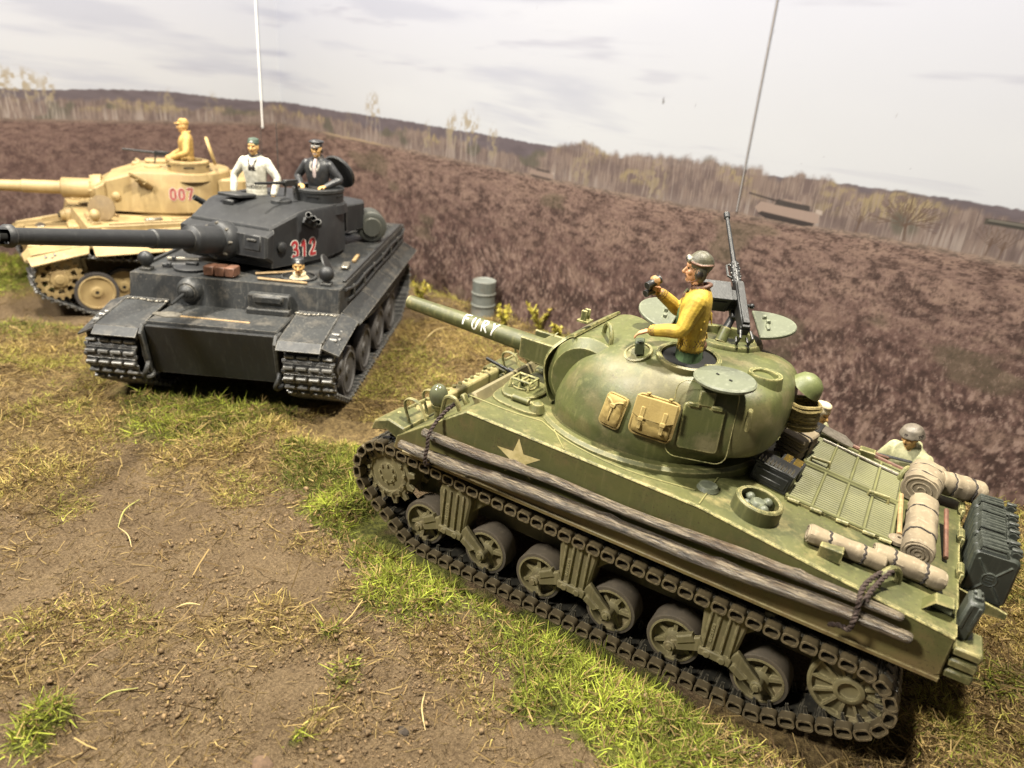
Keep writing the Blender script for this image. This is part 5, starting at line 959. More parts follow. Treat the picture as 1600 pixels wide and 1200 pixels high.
def head(c, yaw=0, pitch=0, hat='helmet', q=1.0):
    """head facing +x about its centre c; returns pieces with skin 1, hat 3, dark 4, trim 5"""
    P = []
    def add(mi, b): P.append((mi, b))
    add(1, MB().ell((0, 0, .01), (.098, .078, .115), 18, 14)); add(1, MB().ell((.035, 0, -.055), (.064, .058, .066), 16, 12)); add(1, MB().ell((.066, 0, -.098), (.028, .03, .022), 10, 8))
    add(1, MB().limb([(.085, 0, .025), (.108, 0, -.012), (.118, 0, -.032)], [.011, .014, .017], 8)); add(1, MB().ell((.100, 0, -.036), (.017, .022, .012), 8, 6))
    add(1, MB().limb([(.083, -.045, .034), (.094, 0, .036), (.083, .045, .034)], [.012, .013, .012], 8))
    add(5, MB().limb([(.09, -.022, -.066), (.098, 0, -.066), (.09, .022, -.066)], [.006, .008, .006], 6))
    for s_ in (1, -1): add(4, MB().ell((.088, .033 * s_, .014), (.010, .016, .008), 8, 6)); add(1, MB().ell((.07, .045 * s_, -.025), (.026, .022, .024), 8, 6)); add(1, MB().ell((.0, .078 * s_, -.01), (.022, .012, .034), 8, 6))
    add(1, MB().limb([(-.01, 0, -.07), (-.03, 0, -.2)], [.052, .06], 10))
    if hat == 'tanker':
        add(3, MB().ell((-.012, 0, .06), (.114, .095, .10), 20, 14))
        for s_ in (1, -1): add(3, MB().ell((-.022, .078 * s_, -.028), (.052, .022, .072), 12, 10)); add(4, MB().ell((-.01, .096 * s_, -.03), (.026, .012, .03), 10, 8)); add(5, MB().limb([(.0, .088 * s_, -.075), (.05, .06 * s_, -.105), (.07, .03 * s_, -.118)], [.008, .008, .008], 6))
        add(5, MB().limb([(-.125, 0, .05), (-.09, .085, .06), (.0, .104, .055), (.085, .06, .07)], [.007] * 4, 6)); add(5, MB().limb([(-.125, 0, .05), (-.09, -.085, .06), (.0, -.104, .055), (.085, -.06, .07)], [.007] * 4, 6))
        for s_ in (1, -1): add(6, MB().ell((.094, .038 * s_, .085), (.022, .036, .027), 12, 8)); add(4, MB().ell((.113, .038 * s_, .086), (.008, .026, .019), 10, 6))
        for a in (-40, 0, 40): add(3, MB().limb([(.09 * math.cos(R(t)) - .012, .098 * math.sin(R(a)) * abs(math.cos(R(t))) * .9, .062 + .1 * math.sin(R(t))) for t in (25, 60, 90, 120, 155)], [.006] * 5, 5))
    elif hat == 'peaked':
        add(3, MB().ell((-.01, 0, .055), (.108, .09, .05), 18, 10)); add(3, MB().ell((-.005, 0, .112), (.135, .122, .035), 20, 10)); add(3, MB().ell((.045, 0, .125), (.06, .09, .03), 12, 8)); add(4, MB().loft([[(.085 + .0 * abs(y), y, .055 - .0) for y in (-.075, -.04, 0, .04, .075)] + [(.10, .07, .06), (.11, 0, .065), (.10, -.07, .06)], [(.085, y * .9, .045) for y in (-.075, -.04, 0, .04, .075)] + [(.125, .065, .03), (.155, 0, .028), (.125, -.065, .03)]]))
        add(6, MB().ell((.105, 0, .10), (.01, .016, .016), 8, 6)); add(6, MB().limb([(.06, .08, .062), (.1, 0, .066), (.06, -.08, .062)], [.006] * 3, 6)); add(4, MB().ell((-.07, 0, -.0), (.05, .07, .06), 10, 8))
        for s_ in (1, -1): add(4, MB().ell((-.0, .09 * s_, -.02), (.03, .018, .04), 10, 8))
    elif hat == 'beret':
        add(3, MB().ell((-.01, 0, .06), (.108, .09, .062), 18, 12)); add(3, MB().ell((-.02, 0, .10), (.10, .088, .042), 16, 10)); add(4, MB().ell((-.075, 0, -.0), (.045, .068, .06), 10, 8)); add(6, MB().ell((.095, 0, .08), (.01, .02, .014), 8, 6))
    elif hat == 'fieldcap':
        add(3, MB().ell((-.01, 0, .058), (.108, .09, .06), 18, 10)); add(3, MB().box((-.005, 0, .10), (.17, .15, .07), bev=.03)); add(3, MB().ell((.115, 0, .045), (.065, .07, .012), 12, 6))
    elif hat == 'helmet':
        add(3, MB().lathe([(0, .118), (.06, .108), (.105, .075), (.128, .02), (.142, -.022), (.134, -.022), (.11, 0), (0, .02)], (-.008, 0, .04), (0, 0, 1), 24, False)); add(4, MB().limb([(-.125, 0, .06), (0, .122, .06), (.11, 0, .06)], [.007] * 3, 6))
    elif hat == 'hood':
        add(3, MB().ell((-.015, 0, .05), (.122, .105, .11), 18, 12)); add(3, MB().ell((-.03, 0, -.06), (.1, .11, .1), 14, 10)); add(3, MB().ell((.02, 0, .125), (.085, .08, .045), 12, 8))
    M = Matrix.Translation(Vector(c)) @ Matrix.Rotation(yaw, 4, 'Z') @ Matrix.Rotation(pitch, 4, 'Y') @ Matrix.Scale(q, 4)
    for _, b in P: b.xf(M)
    return P
def torso(mi, belt, trousers, collar=5, wide=1.0):
    P = []
    R_ = [(-.02, .125, .165, 0), (.08, .118, .16, 0), (.16, .128, .168, .005), (.26, .138, .185, .01), (.38, .14, .205, .01), (.46, .122, .205, 0), (.515, .09, .16, -.01), (.55, .062, .085, -.015)]
    rr = crom([list(r) for r in R_], 3); b = MB().loft([[(r[3] + r[1] * math.cos(t), r[2] * wide * math.sin(t) , r[0]) for t in np.linspace(0, 2 * math.pi, 24, endpoint=False)] for r in rr]); P.append((mi, b))
    P.append((belt, MB().lathe([(.1, 0), (1.03, .0), (1.04, .05), (.1, .055)], (0, 0, .035), (0, 0, 1), 24, True).xf(Matrix.Diagonal((.124, .165, 1, 1)))))
    P.append((trousers, MB().loft([[(.0 + a * math.cos(t), c * math.sin(t), z) for t in np.linspace(0, 2 * math.pi, 20, endpoint=False)] for z, a, c in ((-.38, .125, .17), (-.2, .13, .175), (-.05, .125, .17), (.045, .118, .158))])))
    P.append((collar, MB().tube([(.075 * math.cos(t) - .01, .078 * math.sin(t), .555 + .02 * math.cos(t + math.pi)) for t in np.linspace(0, 2 * math.pi, 18, endpoint=False)], .022, 8, True)))
    return P
def arm(mi, sh, el, wr, cuff=5, hand=None, fat=1.0):
    sh, el, wr = Vector(sh), Vector(el), Vector(wr); P = [(mi, MB().limb([sh, (sh + el) / 2, el, (el + wr) / 2, wr], [.072 * fat, .066 * fat, .056 * fat, .052 * fat, .045 * fat], 12, 5))]
    d = (wr - el).normalized(); P.append((cuff, MB().cyl(wr - d * .02, wr + d * .035, .047 * fat, .042 * fat, n=12, bev=.008)))
    return P
def hand(wr, d, pn, curl, thumb=1, q=1.0):
    """palm and five fingers: d along the hand, pn palm normal, curl 0..1"""
    d = Vector(d).normalized(); pn = Vector(pn); pn = (pn - d * pn.dot(d)).normalized(); sd = d.cross(pn) * thumb; wr = Vector(wr); P = []
    pa = MB().limb([wr, wr + d * .05 * q, wr + d * .085 * q], [.027 * q, .034 * q, .033 * q], 10); M = Matrix((d, sd, pn)).transposed(); k = [(Vector(v) - wr) for v in pa.v]; pa.v = [tuple(wr + d * v.dot(d) + sd * v.dot(sd) * 1.2 + pn * v.dot(pn) * .6) for v in k]; P.append((1, pa))
    for i, (off, ln) in enumerate(((.030, .075), (.010, .085), (-.010, .078), (-.029, .062))):
        b = wr + d * .088 * q + sd * off * q; a = curl * 1.25; p1 = b + (d * math.cos(a * .5) + pn * math.sin(a * .5)) * ln * .42 * q; p2 = p1 + (d * math.cos(a * 1.2) + pn * math.sin(a * 1.2)) * ln * .33 * q; p3 = p2 + (d * math.cos(a * 1.9) + pn * math.sin(a * 1.9)) * ln * .27 * q
        P.append((1, MB().limb([b - d * .02, b, p1, p2, p3], [.0105 * q, .0105 * q, .010 * q, .009 * q, .008 * q], 8, 3)))
    b = wr + d * .03 * q + sd * .03 * q; P.append((1, MB().limb([b, b + (d * .6 + sd * .8) * .035 * q, b + (d * .85 + sd * .45 + pn * .5 * curl) * .07 * q], [.014 * q, .012 * q, .009 * q], 8, 3)))
    return P
JY = plain('yellow_jacket_cloth', (.50, .345, .035), .7, .5, 7, col2=(.27, .17, .02), bmp=.3); GRN = plain('green_trouser_cloth', (.085, .15, .055), .8, .5, 9)
HLM = plain('olive_leather_helmet', (.085, .078, .045), .5, .4, 22); GLS = plain('pale_goggle_frame', (.35, .34, .26), .4)
WJ = plain('white_tunic_cloth', (.62, .60, .50), .8, .35, 14, col2=(.36, .34, .27)); BJ = plain('black_leather_tunic', (.035, .036, .038), .4, .5, 16); SV = plain('silver_trim', (.5, .48, .42), .4)
TJ = plain('sand_tunic_cloth', (.48, .31, .09), .7, .4, 14, col2=(.30, .18, .05)); GH = plain('green_cap_cloth', (.055, .085, .06), .7, .4, 20); CR = plain('cream_cloth', (.62, .52, .33), .8, .3, 20); CRG = plain('pale_green_smock', (.40, .39, .22), .8, .45, 12, col2=(.22, .22, .12))
LIP = plain('lip_skin', (.33, .13, .08), .5, bmp=0)
# commander in the olive tank: yellow jacket, binoculars in his raised hand
def fig1():
    P = torso(0, 5, 2, 5, 1.12) + head((.045, 0, .70), R(8), R(-2), 'tanker', 1.03)
    P += arm(0, (.0, .185, .45), (.10, .27, .20), (.34, .20, .14), 5, fat=1.22) + hand((.375, .195, .135), (.9, -.1, -.42), (-.3, .0, -1), .35, -1, 1.0)
    P += arm(0, (.0, -.185, .45), (.16, -.26, .24), (.34, -.13, .40), 5, fat=1.22) + hand((.36, -.115, .425), (.6, .25, .75), (.6, .5, -.3), .8, 1, 1.0)
    for i in range(5): P.append((0, MB().limb([(.125 - .01 * i, .06 + .02 * i, .12 + .05 * i), (.13, -.02, .14 + .06 * i)], [.012, .008], 6)))
    for s_ in (1, -1): P.append((5, MB().prism([(.10, .53), (.145, .46), (.15, .40), (.12, .46)], .015 * s_, .05 * s_)))
    P.append((2, MB().limb([(.145, 0, .12), (.15, 0, .3), (.11, 0, .5)], [.018, .016, .016], 8))); P.append((5, MB().ell((-.10, -.02, -.0), (.05, .07, .06), 10, 8)))
    # folds on sleeves and back
    rs = random.Random(5)
    for i in range(16):
        t = rs.uniform(0, 2 * math.pi); z = rs.uniform(.1, .42); r0 = Vector((.135 * math.cos(t), .19 * math.sin(t), z)); P.append((0, MB().limb([r0, r0 + Vector((rs.uniform(-.02, .02), rs.uniform(-.02, .02), rs.uniform(-.1, -.05)))], [.012, .007], 6)))
    M = TM @ Matrix.Translation((-.40, .40, 2.915)) @ Matrix.Rotation(R(14), 4, 'Z') @ Matrix.Rotation(R(3), 4, 'Y')
    person(P, [JY, SKN, GRN, HLM, DRK, LTH, GLS], .0065, M, 'crewman in yellow jacket and leather helmet standing in the olive tank hatch', 2)
    # binoculars in the raised hand
    b = MB(); rt = Matrix.Translation((.425, -.075, .475)) @ Matrix.Rotation(R(28), 4, 'Y') @ Matrix.Rotation(R(50), 4, 'Z') @ Matrix.Rotation(R(50), 4, 'X') @ Matrix.Scale(1.3, 4)
    for s_ in (.036, -.036): b.mat(0).lathe([(.034, -.055), (.034, .0), (.028, .01), (.024, .05), (.027, .055), (.027, .068), (.0, .068)], (0, s_, 0), (1, 0, 0), 16, False).lathe([(.034, -.055), (0, -.05)], (0, s_, 0), (1, 0, 0), 16, False)
    b.mat(1).box((-.015, 0, 0), (.06, .155, .075), bev=.02).mat(0).cyl((-.02, 0, 0), (.05, 0, 0), .012, n=8); b.xf(rt)
    o = place('binoculars', b.mesh('binoculars', [BLK, plain('tan_binocular_leather', (.36, .2, .075), .5, .3, 30)]), M=M); tag(o, 'small binoculars held up by the crewman in the yellow jacket', 'binoculars')
fig1()
def turret_pt(TMx, p, G): return G @ TMx @ Matrix.Translation(p)
def fig2():
    P = torso(0, 4, 0, 4, 1.05) + head((.03, 0, .68), R(2), 0, 'beret')
    for s_ in (1, -1): P += arm(0, (0, .19 * s_, .44), (.0, .36 * s_, .20), (.12, .34 * s_, -.02), 0, fat=1.1) + hand((.13, .34 * s_, -.05), (.4, -.2 * s_, -.8), (-.8, 0, -.3), .5, s_)
    P.append((4, MB().box((.15, .03, .36), (.03, .035, .07), bev=.008))); P.append((4, MB().box((.15, -.03, .36), (.03, .035, .07), bev=.008))); P.append((4, MB().box((.15, 0, .365), (.03, .05, .03), bev=.006))); P.append((4, MB().limb([(.145, .03, .39), (.1, .08, .53)], [.007, .007], 6))); P.append((4, MB().limb([(.145, -.03, .39), (.1, -.08, .53)], [.007, .007], 6)))
    M = GM @ GTM @ Matrix.Translation((-.12, -.45, 2.70)) @ Matrix.Rotation(R(14), 4, 'Z') @ Matrix.Scale(1.02, 4)
    person(P, [WJ, SKD, WJ, GH, DRK, LIP, SV], .010, M, 'crewman in white tunic and green cap in the grey tank turret', 2)
    P = torso(0, 4, 0, 4, 1.05) + head((.03, 0, .68), R(6), 0, 'peaked')
    for s_ in (1, -1): P += arm(0, (0, .19 * s_, .44), (-.02, .36 * s_, .22), (.19, .22 * s_, .13), 0, fat=1.1) + hand((.2, .20 * s_, .13), (.8, -.5 * s_, -.1), (.1, 0, -1), .7, s_)
    for s_ in (1, -1): P.append((6, MB().limb([(.12, .06 * s_, .50), (.15, .075 * s_, .42), (.155, .05 * s_, .36)], [.008, .009, .006], 6)))
    P.append((5, MB().limb([(.135, 0, .28), (.14, 0, .42), (.1, 0, .52)], [.02, .022, .02], 8)))
    M = GM @ GTM @ Matrix.Translation((-.45, .54, 2.74)) @ Matrix.Rotation(R(10), 4, 'Z') @ Matrix.Scale(1.02, 4)
    person(P, [BJ, SKD, BJ, BJ, DRK, PINK, SV], .010, M, 'commander in black leather tunic and peaked cap in the grey tank cupola', 2)
    # driver: head and shoulders only
    P = torso(0, 0, 0, 0, .8) + head((.03, 0, .68), R(8), 0, 'beret')
    M = GM @ Matrix.Translation((1.58, .84, 1.24)) @ Matrix.Rotation(R(5), 4, 'Z')
    person(P, [CR, SKD, CR, BJ, DRK, LIP, SV], .010, M, 'driver with dark cap peering from the hull hatch of the grey tank', 2)
    # commander of the sand tank
    P = torso(0, 0, 0, 0) + head((.03, 0, .68), R(6), 0, 'fieldcap')
    for s_ in (1, -1): P += arm(0, (0, .19 * s_, .44), (.05, .32 * s_, .20), (.26, .18 * s_, .10), 0, fat=1.1) + hand((.28, .16 * s_, .1), (.9, -.2 * s_, -.2), (0, 0, -1), .6, s_)
    M = YM @ YTM @ Matrix.Translation((-.45, .54, 2.80)) @ Matrix.Rotation(R(4), 4, 'Z') @ Matrix.Scale(1.06, 4)
    person(P, [TJ, SKD, TJ, TJ, DRK, LIP, SV], .012, M, 'commander in sand coloured tunic and cap on the sand yellow tank', 2)
    # soldiers in pale smocks walking behind the olive tank
    def soldier(M, hat, label, lean=0, hm=CR, hs=None):
        P = torso(0, 5, 0, 0, 1.1) + head((.06 + lean, 0, .68), R(0), R(10), hat)
        P += arm(0, (0, .2, .44), (.14, .30, .22), (.34, .08, .28), 0, fat=1.15) + hand((.35, .06, .28), (.8, -.4, .1), (0, 0, -1), .8, -1)
        P += arm(0, (0, -.2, .44), (.10, -.32, .20), (.30, -.16, .20), 0, fat=1.15) + hand((.31, -.15, .2), (.9, .2, .1), (0, 0, 1), .8, 1)
        for s_ in (1, -1): P.append((0, MB().limb([(0, .09 * s_, -.1), (.03 + .08 * s_, .10 * s_, -.48), (-.05 + .12 * s_, .1 * s_, -.86)], [.1, .085, .06], 10))); P.append((4, MB().limb([(-.07 + .12 * s_, .1 * s_, -.9), (.06 + .12 * s_, .1 * s_, -.92)], [.05, .045], 8)))
        person(P, [CRG, SKD, CRG, hm, DRK, LTH, SV], .0105, M, label, 2)
    def gz(x, y): return float(ground_h(np.array([x]), np.array([y]))[0])
    for (x, y, yaw, hat, lab, hm) in ((-1.47, -2.35, 150, 'hood', 'soldier with pale hood half hidden behind the olive tank turret rear', CR), (-2.60, -2.30, 60, 'helmet', 'soldier in pale smock and striped helmet behind the olive tank engine deck', plain('striped_helmet', (.17, .145, .11), .5, .5, 8))):
        w = W((x, y, 0)); soldier(Matrix.Translation((w.x, w.y, gz(w.x, w.y) + .97 - (.06 if hat == 'hood' else .0))) @ Matrix.Rotation(R(yaw), 4, 'Z'), hat, lab, .03, hm)
    w = W((-2.15, -2.12, 1.42)); tag(place('rifle', MB().mat(0).cyl((0, 0, 0), (.45, 0, .02), .018, n=8).mat(1).limb([(-.5, 0, -.06), (-.2, 0, -.01), (.2, 0, 0)], [.04, .026, .022], 8).mesh('rifle', [BLK, WDR]), None, w, (0, R(-6), R(165))), 'rifle held by the soldier behind the engine deck', 'rifle')
fig2()
# ------------------------------------------------------------------ stowage on the olive tank (each its own thing)
def on(name, b, mats, label, cat, group=None, M=None, ang=40):
    o = place(name, b.mesh(name, mats, ang), M=(TM @ M) if M is not None else TM.copy()); tag(o, label, cat, group); return o
# logs
def log(name, P, rad, label, seed, knots):
    rs = np.random.default_rng(seed); C = crom([list(p) + [r] for p, r in zip(P, rad)], 10); n = 16; rings = []
    for i, c in enumerate(C):
        a = np.linspace(0, 2 * math.pi, n, endpoint=False); rr = c[3] * (1 + .10 * (fbm(np.cos(a) * 1.4 + 3, np.full(n, c[0] * 2.2) + np.sin(a) * 1.3, seed, 3) - .5) * 2)
        for kx, ka in knots: rr = rr + .028 * np.exp(-((c[0] - kx) / .05) ** 2) * np.exp(-((a - ka) / .6) ** 2)
        rings.append([(c[0], c[1] + r * math.cos(t), c[2] + r * math.sin(t)) for r, t in zip(rr, a)])
    e0 = [[(C[0][0] + .012, C[0][1] + (p[1] - C[0][1]) * .7, C[0][2] + (p[2] - C[0][2]) * .7) for p in rings[0]]]; e1 = [[(C[-1][0] - .02, C[-1][1] + (p[1] - C[-1][1]) * .7, C[-1][2] + (p[2] - C[-1][2]) * .7) for p in rings[-1]]]
    b = MB().mat(0).loft(e0 + rings + e1, cap=False)
    b.mat(1).add(e0[0], [tuple(range(n))]); b.add(e1[0], [tuple(range(n))]); return on(name, b, [BARK, plain('cut_wood_' + str(seed), (.42, .31, .16), .8, .4, 30)], label, 'log', 'logs tied along the olive tank', ang=60)
log('log', [(2.04, 1.46, 1.37), (1.5, 1.45, 1.37), (.6, 1.42, 1.42), (-.5, 1.40, 1.43), (-1.4, 1.44, 1.47), (-2.2, 1.42, 1.51), (-2.76, 1.42, 1.51)], [.045, .064, .066, .06, .063, .058, .044], 'lower grey bark log roped along the side of the olive tank', 3, ((-.28, 1.6), (-1.35, 2.0), (.9, 1.2)))
log('log', [(1.80, 1.40, 1.57), (1.2, 1.405, 1.57), (.4, 1.385, 1.60), (-.5, 1.38, 1.585), (-1.4, 1.395, 1.63), (-2.1, 1.39, 1.64), (-2.66, 1.39, 1.635)], [.046, .053, .049, .045, .048, .042, .034], 'upper thinner brown log roped along the side of the olive tank', 8, ((-.55, .9), (.75, 1.4), (-1.9, 1.5)))
def rope(pts, label):
    C = crom(pts, 8); b = MB(); 
    fr = [Vector(c) for c in C]; L = 0; A = [[], []]
    for i, c in enumerate(fr):
        t = (fr[min(i + 1, len(fr) - 1)] - fr[max(i - 1, 0)]).normalized(); u, w, _ = basis(t); L += (fr[i] - fr[i - 1]).length if i else 0
        for k in range(2): a = L * 75 + k * math.pi; A[k].append(c + (u * math.cos(a) + w * math.sin(a)) * .011)
    for k in range(2): b.tube(A[k], .0125, 6)
    return on('rope', b, ROPE, label, 'rope', 'ropes that hold the logs')
rope([(1.55, 1.24, 1.93), (1.62, 1.30, 1.84), (1.66, 1.40, 1.74), (1.67, 1.50, 1.62), (1.66, 1.52, 1.5), (1.66, 1.545, 1.38), (1.66, 1.50, 1.28), (1.64, 1.40, 1.28), (1.60, 1.46, 1.30)], 'dark rope round the front ends of the logs')
rope([(-2.46, 1.14, 1.80), (-2.40, 1.26, 1.78), (-2.36, 1.36, 1.735), (-2.36, 1.46, 1.68), (-2.37, 1.47, 1.6), (-2.37, 1.51, 1.52), (-2.36, 1.49, 1.42), (-2.30, 1.44, 1.39), (-2.22, 1.46, 1.37)], 'dark rope round the rear ends of the logs')
rope([(-2.52, 1.12, 1.83), (-2.46, 1.24, 1.77), (-2.42, 1.36, 1.73), (-2.40, 1.45, 1.70)], 'short loose rope end looped over the rear lifting hook')
# bags on the turret side
def frame_side(x, z, rx=0):
    p, nr = TSIDE(x, z); zx = Vector((0, 0, 1)); zx = (zx - nr * zx.dot(nr)).normalized(); xx = nr.cross(zx); M = Matrix((xx, nr, zx)).transposed().to_4x4(); M.translation = p; return M @ Matrix.Rotation(rx, 4, 'Y')
def pillow(w, h, d, sq=.35, seed=1, wr=.012):
    n, m = 18, 18; V = []; F = []
    for j in range(m + 1):
        for i in range(n + 1):
            u, v = i / n * 2 - 1, j / m * 2 - 1; e = (max(0, 1 - abs(u) ** 5) * max(0, 1 - abs(v) ** 5)) ** sq; x = u * w / 2 * (1 - .03 * abs(v) ** 3); z = v * h / 2 * (1 - .03 * abs(u) ** 3); V.append((x, d * e + wr * (float(fbm(np.array([u * 2.5 + seed]), np.array([v * 3.0]), seed, 3)[0]) - .5) * 2 * e, z))
    k = n + 1
    for j in range(m):
        for i in range(n): F.append((j * k + i, j * k + i + 1, (j + 1) * k + i + 1, (j + 1) * k + i))
    return V, F
Mx = frame_side(-.01, 2.31, R(-4)); b = MB().add(*pillow(.20, .30, .085, .3, 3)); b.tube([(-.085, .078, .105), (-.04, .085, .09), (0, .09, .06), (.04, .085, .09), (.085, .078, .105)], .009, 6).box((0, .095, .05), (.05, .015, .035), bev=.004).box((0, .092, -.03), (.014, .012, .12), bev=.003)
b.tube([(p[0], .03, p[1]) for p in rrect(.20, .30, .04)], .01, 6, True); on('pouch', b, BAG, 'small mustard canvas pouch on the olive turret side', 'pouch', M=Mx)
Mx = frame_side(-.38, 2.36, R(-2)); b = MB().add(*pillow(.38, .36, .12, .28, 6)); b.prism([(-.185, .17), (.185, .17), (.19, .0), (.12, -.03), (-.12, -.03), (-.19, 0)], .108, .128, bev=.006)
for x in (-.10, .10): b.box((x, .135, -.02), (.035, .015, .20), bev=.004).box((x, .145, -.03), (.05, .018, .04), bev=.005).box((x, .06, .20), (.03, .09, .015), bev=.004)
b.tube([(p[0], .045, p[1]) for p in rrect(.38, .36, .05)], .012, 6, True); on('satchel', b, BAG, 'large mustard canvas satchel with two buckles on the olive turret side', 'bag', M=Mx)
# folded and rolled tarps
def fold_roll(L, w, h, layers=5, seed=1):
    """rolled bedding: a flattened spiral seen at the end, ties round it; along +x"""
    b = MB().mat(0); rs = random.Random(seed); prof = rrect(w, h, min(w, h) * .42, 5); n = len(prof); rings = []
    K = 26
    for i in range(K + 1):
        t = i / K; x = (t - .5) * L; s_ = 1 - .10 * sum(math.exp(-((t - q) / .025) ** 2) for q in (.27, .73)) + .03 * math.sin(t * 19 + seed)
        if i in (0, K): s_ *= .93
        rings.append([(x, p[0] * (s_ + .03 * math.sin(3 * j + t * 9)), p[1] * (s_ + .04 * math.sin(2 * j + seed + t * 7))) for j, p in enumerate(prof)])
    b.loft(rings)
    b.mat(1)
    for q in (.27, .73): x = (q - .5) * L; b.tube([(x + .01 * math.sin(4 * j), p[0] * .93, p[1] * .93) for j, p in enumerate(prof)], .011, 6, True)
    for e in (-1, 1): # spiral folds
        P = []
        for j in range(64): a = j / 63 * 2 * math.pi * layers * .5; f = 1 - j / 63 * .86; P.append((e * (L / 2 + .004), w * .46 * f * math.cos(a), h * .44 * f * math.sin(a)))
        b.mat(0).tube(P, .010, 6); 
    return b
def zfold(L, w, h, k=5, seed=2):
    """blanket folded to and fro, fold edges at the +x end"""
    b = MB().mat(0); th = h / k; rs = random.Random(seed)
    for i in range(k): b.box((rs.uniform(-.012, .012), rs.uniform(-.008, .008), -h / 2 + th * (i + .5)), (L, w * (1 - .05 * abs(i - k / 2) / k), th * .92), bev=th * .42)
    b.mat(1).tube([(L * .12, p[0], p[1]) for p in rrect(w * 1.02, h * 1.03, .03)], .010, 6, True); return b
sl = math.atan(.27 / 2.05)
def deckM(x, y, h, yaw, tilt=True): return Matrix.Translation((x, y, DK(x) + h)) @ (Matrix.Rotation(-sl, 4, 'Y') if tilt else Matrix()) @ Matrix.Rotation(yaw, 4, 'Z')
on('tarp_roll', fold_roll(.60, .17, .13, 5, 1), [CNV, TWN], 'short khaki tarp roll at front of the pair lying along the deck edge', 'tarp', 'khaki tarps and bedding', deckM(-2.16, .98, .085, R(190)))
on('tarp_roll', fold_roll(.54, .19, .14, 5, 4), [CNV, TWN], 'khaki tarp roll at the rear of the pair lying along the deck edge', 'tarp', 'khaki tarps and bedding', deckM(-2.64, .82, .10, R(186)))
on('bedroll', fold_roll(1.0, .25, .21, 6, 2), [CNV, TWN], 'long khaki bedroll lying across the rear deck of the olive tank', 'bedroll', 'khaki tarps and bedding', deckM(-2.69, .10, .13, R(90)))
on('bedroll', fold_roll(.46, .34, .30, 5, 7), [CNV, TWN], 'fat khaki bundle at the far end of the long bedroll', 'bedroll', 'khaki tarps and bedding', deckM(-2.66, -.82, .16, R(84)))
on('bedroll', fold_roll(.42, .24, .22, 4, 9), [CNV, TWN], 'small khaki sack sticking out over the rear beside the cans', 'bedroll', 'khaki tarps and bedding', deckM(-2.98, -.98, .20, R(200)))
on('folded_blanket', zfold(.42, .27, .25, 6, 3), [CNV, TWN], 'folded khaki blanket behind the turret of the olive tank', 'blanket', 'khaki tarps and bedding', deckM(-1.46, -.46, .14, R(78)))
# ammunition boxes
def ammo(open_=False, teeth=True):
    b = MB().mat(0).box((0, 0, .10), (.36, .24, .20), bev=.012).box((0, 0, .205), (.375, .255, .02), bev=.005).box((0, .125, .10), (.30, .012, .11), bev=.004).box((0, .133, .07), (.2, .01, .04), bev=.003)
    if teeth:
        for i in range(10): b.mat(1).prism([(-.16 + .034 * i, .0), (-.16 + .034 * i + .02, .0), (-.16 + .034 * i + .012, .03)], .02, .11, 'y').xf(Matrix.Translation((0, 0, .215)), len(b.v) - 6)
    return b
on('ammunition_box', ammo(), [BLK, STL], 'black ribbed ammunition box beside the engine grille', 'ammunition box', 'ammunition boxes on the olive tank', deckM(-1.40, .34, .0, R(-4)))
b = MB().mat(0).box((0, 0, .08), (.22, .20, .16), bev=.01); 
for i in range(7): b.mat(1).cyl((-.085, -.075 + .025 * i, .168), (-.01, -.075 + .025 * i, .168), .009, n=6).cyl((.02, -.075 + .025 * i, .168), (.085, -.075 + .025 * i, .168), .009, n=6)
on('ammunition_box', b, [BLK, BRS], 'small open box of brass cartridges beside the engine grille', 'ammunition box', 'ammunition boxes on the olive tank', deckM(-1.50, .06, .0, R(-4)))
on('ammunition_box', ammo(), [BLK, STL], 'black ribbed ammunition box behind the turret under the blanket', 'ammunition box', 'ammunition boxes on the olive tank', deckM(-1.42, -.86, .02, R(-6)))
# jerrycans in the rear rack
def can(big=True):
    sc = 1.0; b = MB().prism([(p[0], p[1]) for p in rrect(.34, .46, .05)], -.075, .075, 'y', .018)
    for sg in (1, -1):
        y = .077 * sg
        for q in ((-.12, .17), (.12, .17), (-.12, -.17), (.12, -.17)): b.tube([(q[0] * .32, y, q[1] * .32 - .01), (q[0], y, q[1] - .01)], .010, 6)
        b.tube([(.055 * math.cos(t), y, .06 * math.sin(t) - .01) for t in np.linspace(0, 2 * math.pi, 20, endpoint=False)], .008, 6, True)
        for q in range(3): b.tube([(-.025, y, .02 - .028 * q), (.025, y, .02 - .028 * q)], .005, 5)
    for q in (-.055, 0, .055): b.tube([(.14, q, .225), (.13, q, .275), (-.05, q, .275), (-.07, q, .225)], .015, 6)
    b.cyl((-.12, -.035, .25), (-.12, .035, .25), .032, n=12).cyl((-.12, 0, .22), (-.15, 0, .27), .03, n=12, bev=.005).box((-.12, 0, .29), (.08, .045, .02), bev=.006); return b
cme = can().mesh('jerrycan', CANX)
for i in range(6):
    y = .225 - i * .19; rs = random.Random(i); o = place('jerrycan', cme, M=TM @ Matrix.Translation((-3.27, y, 1.61 + (.02 if i == 0 else rs.uniform(-.01, .01)))) @ Matrix.Rotation(R(rs.uniform(-2, 2)), 4, 'Y') @ Matrix.Rotation(R(rs.uniform(-3, 3)), 4, 'Z'))
    tag(o, ['nearest dark green jerrycan in the rear rack, its cross embossing showing', 'second dark green jerrycan from the near end of the rear rack', 'third dark green jerrycan from the near end of the rear rack', 'fourth dark green jerrycan from the near end of the rear rack', 'fifth dark green jerrycan from the near end of the rear rack', 'farthest dark green jerrycan at the bedroll end of the rear rack'][i], 'jerrycan', 'jerrycans on the rear of the olive tank')
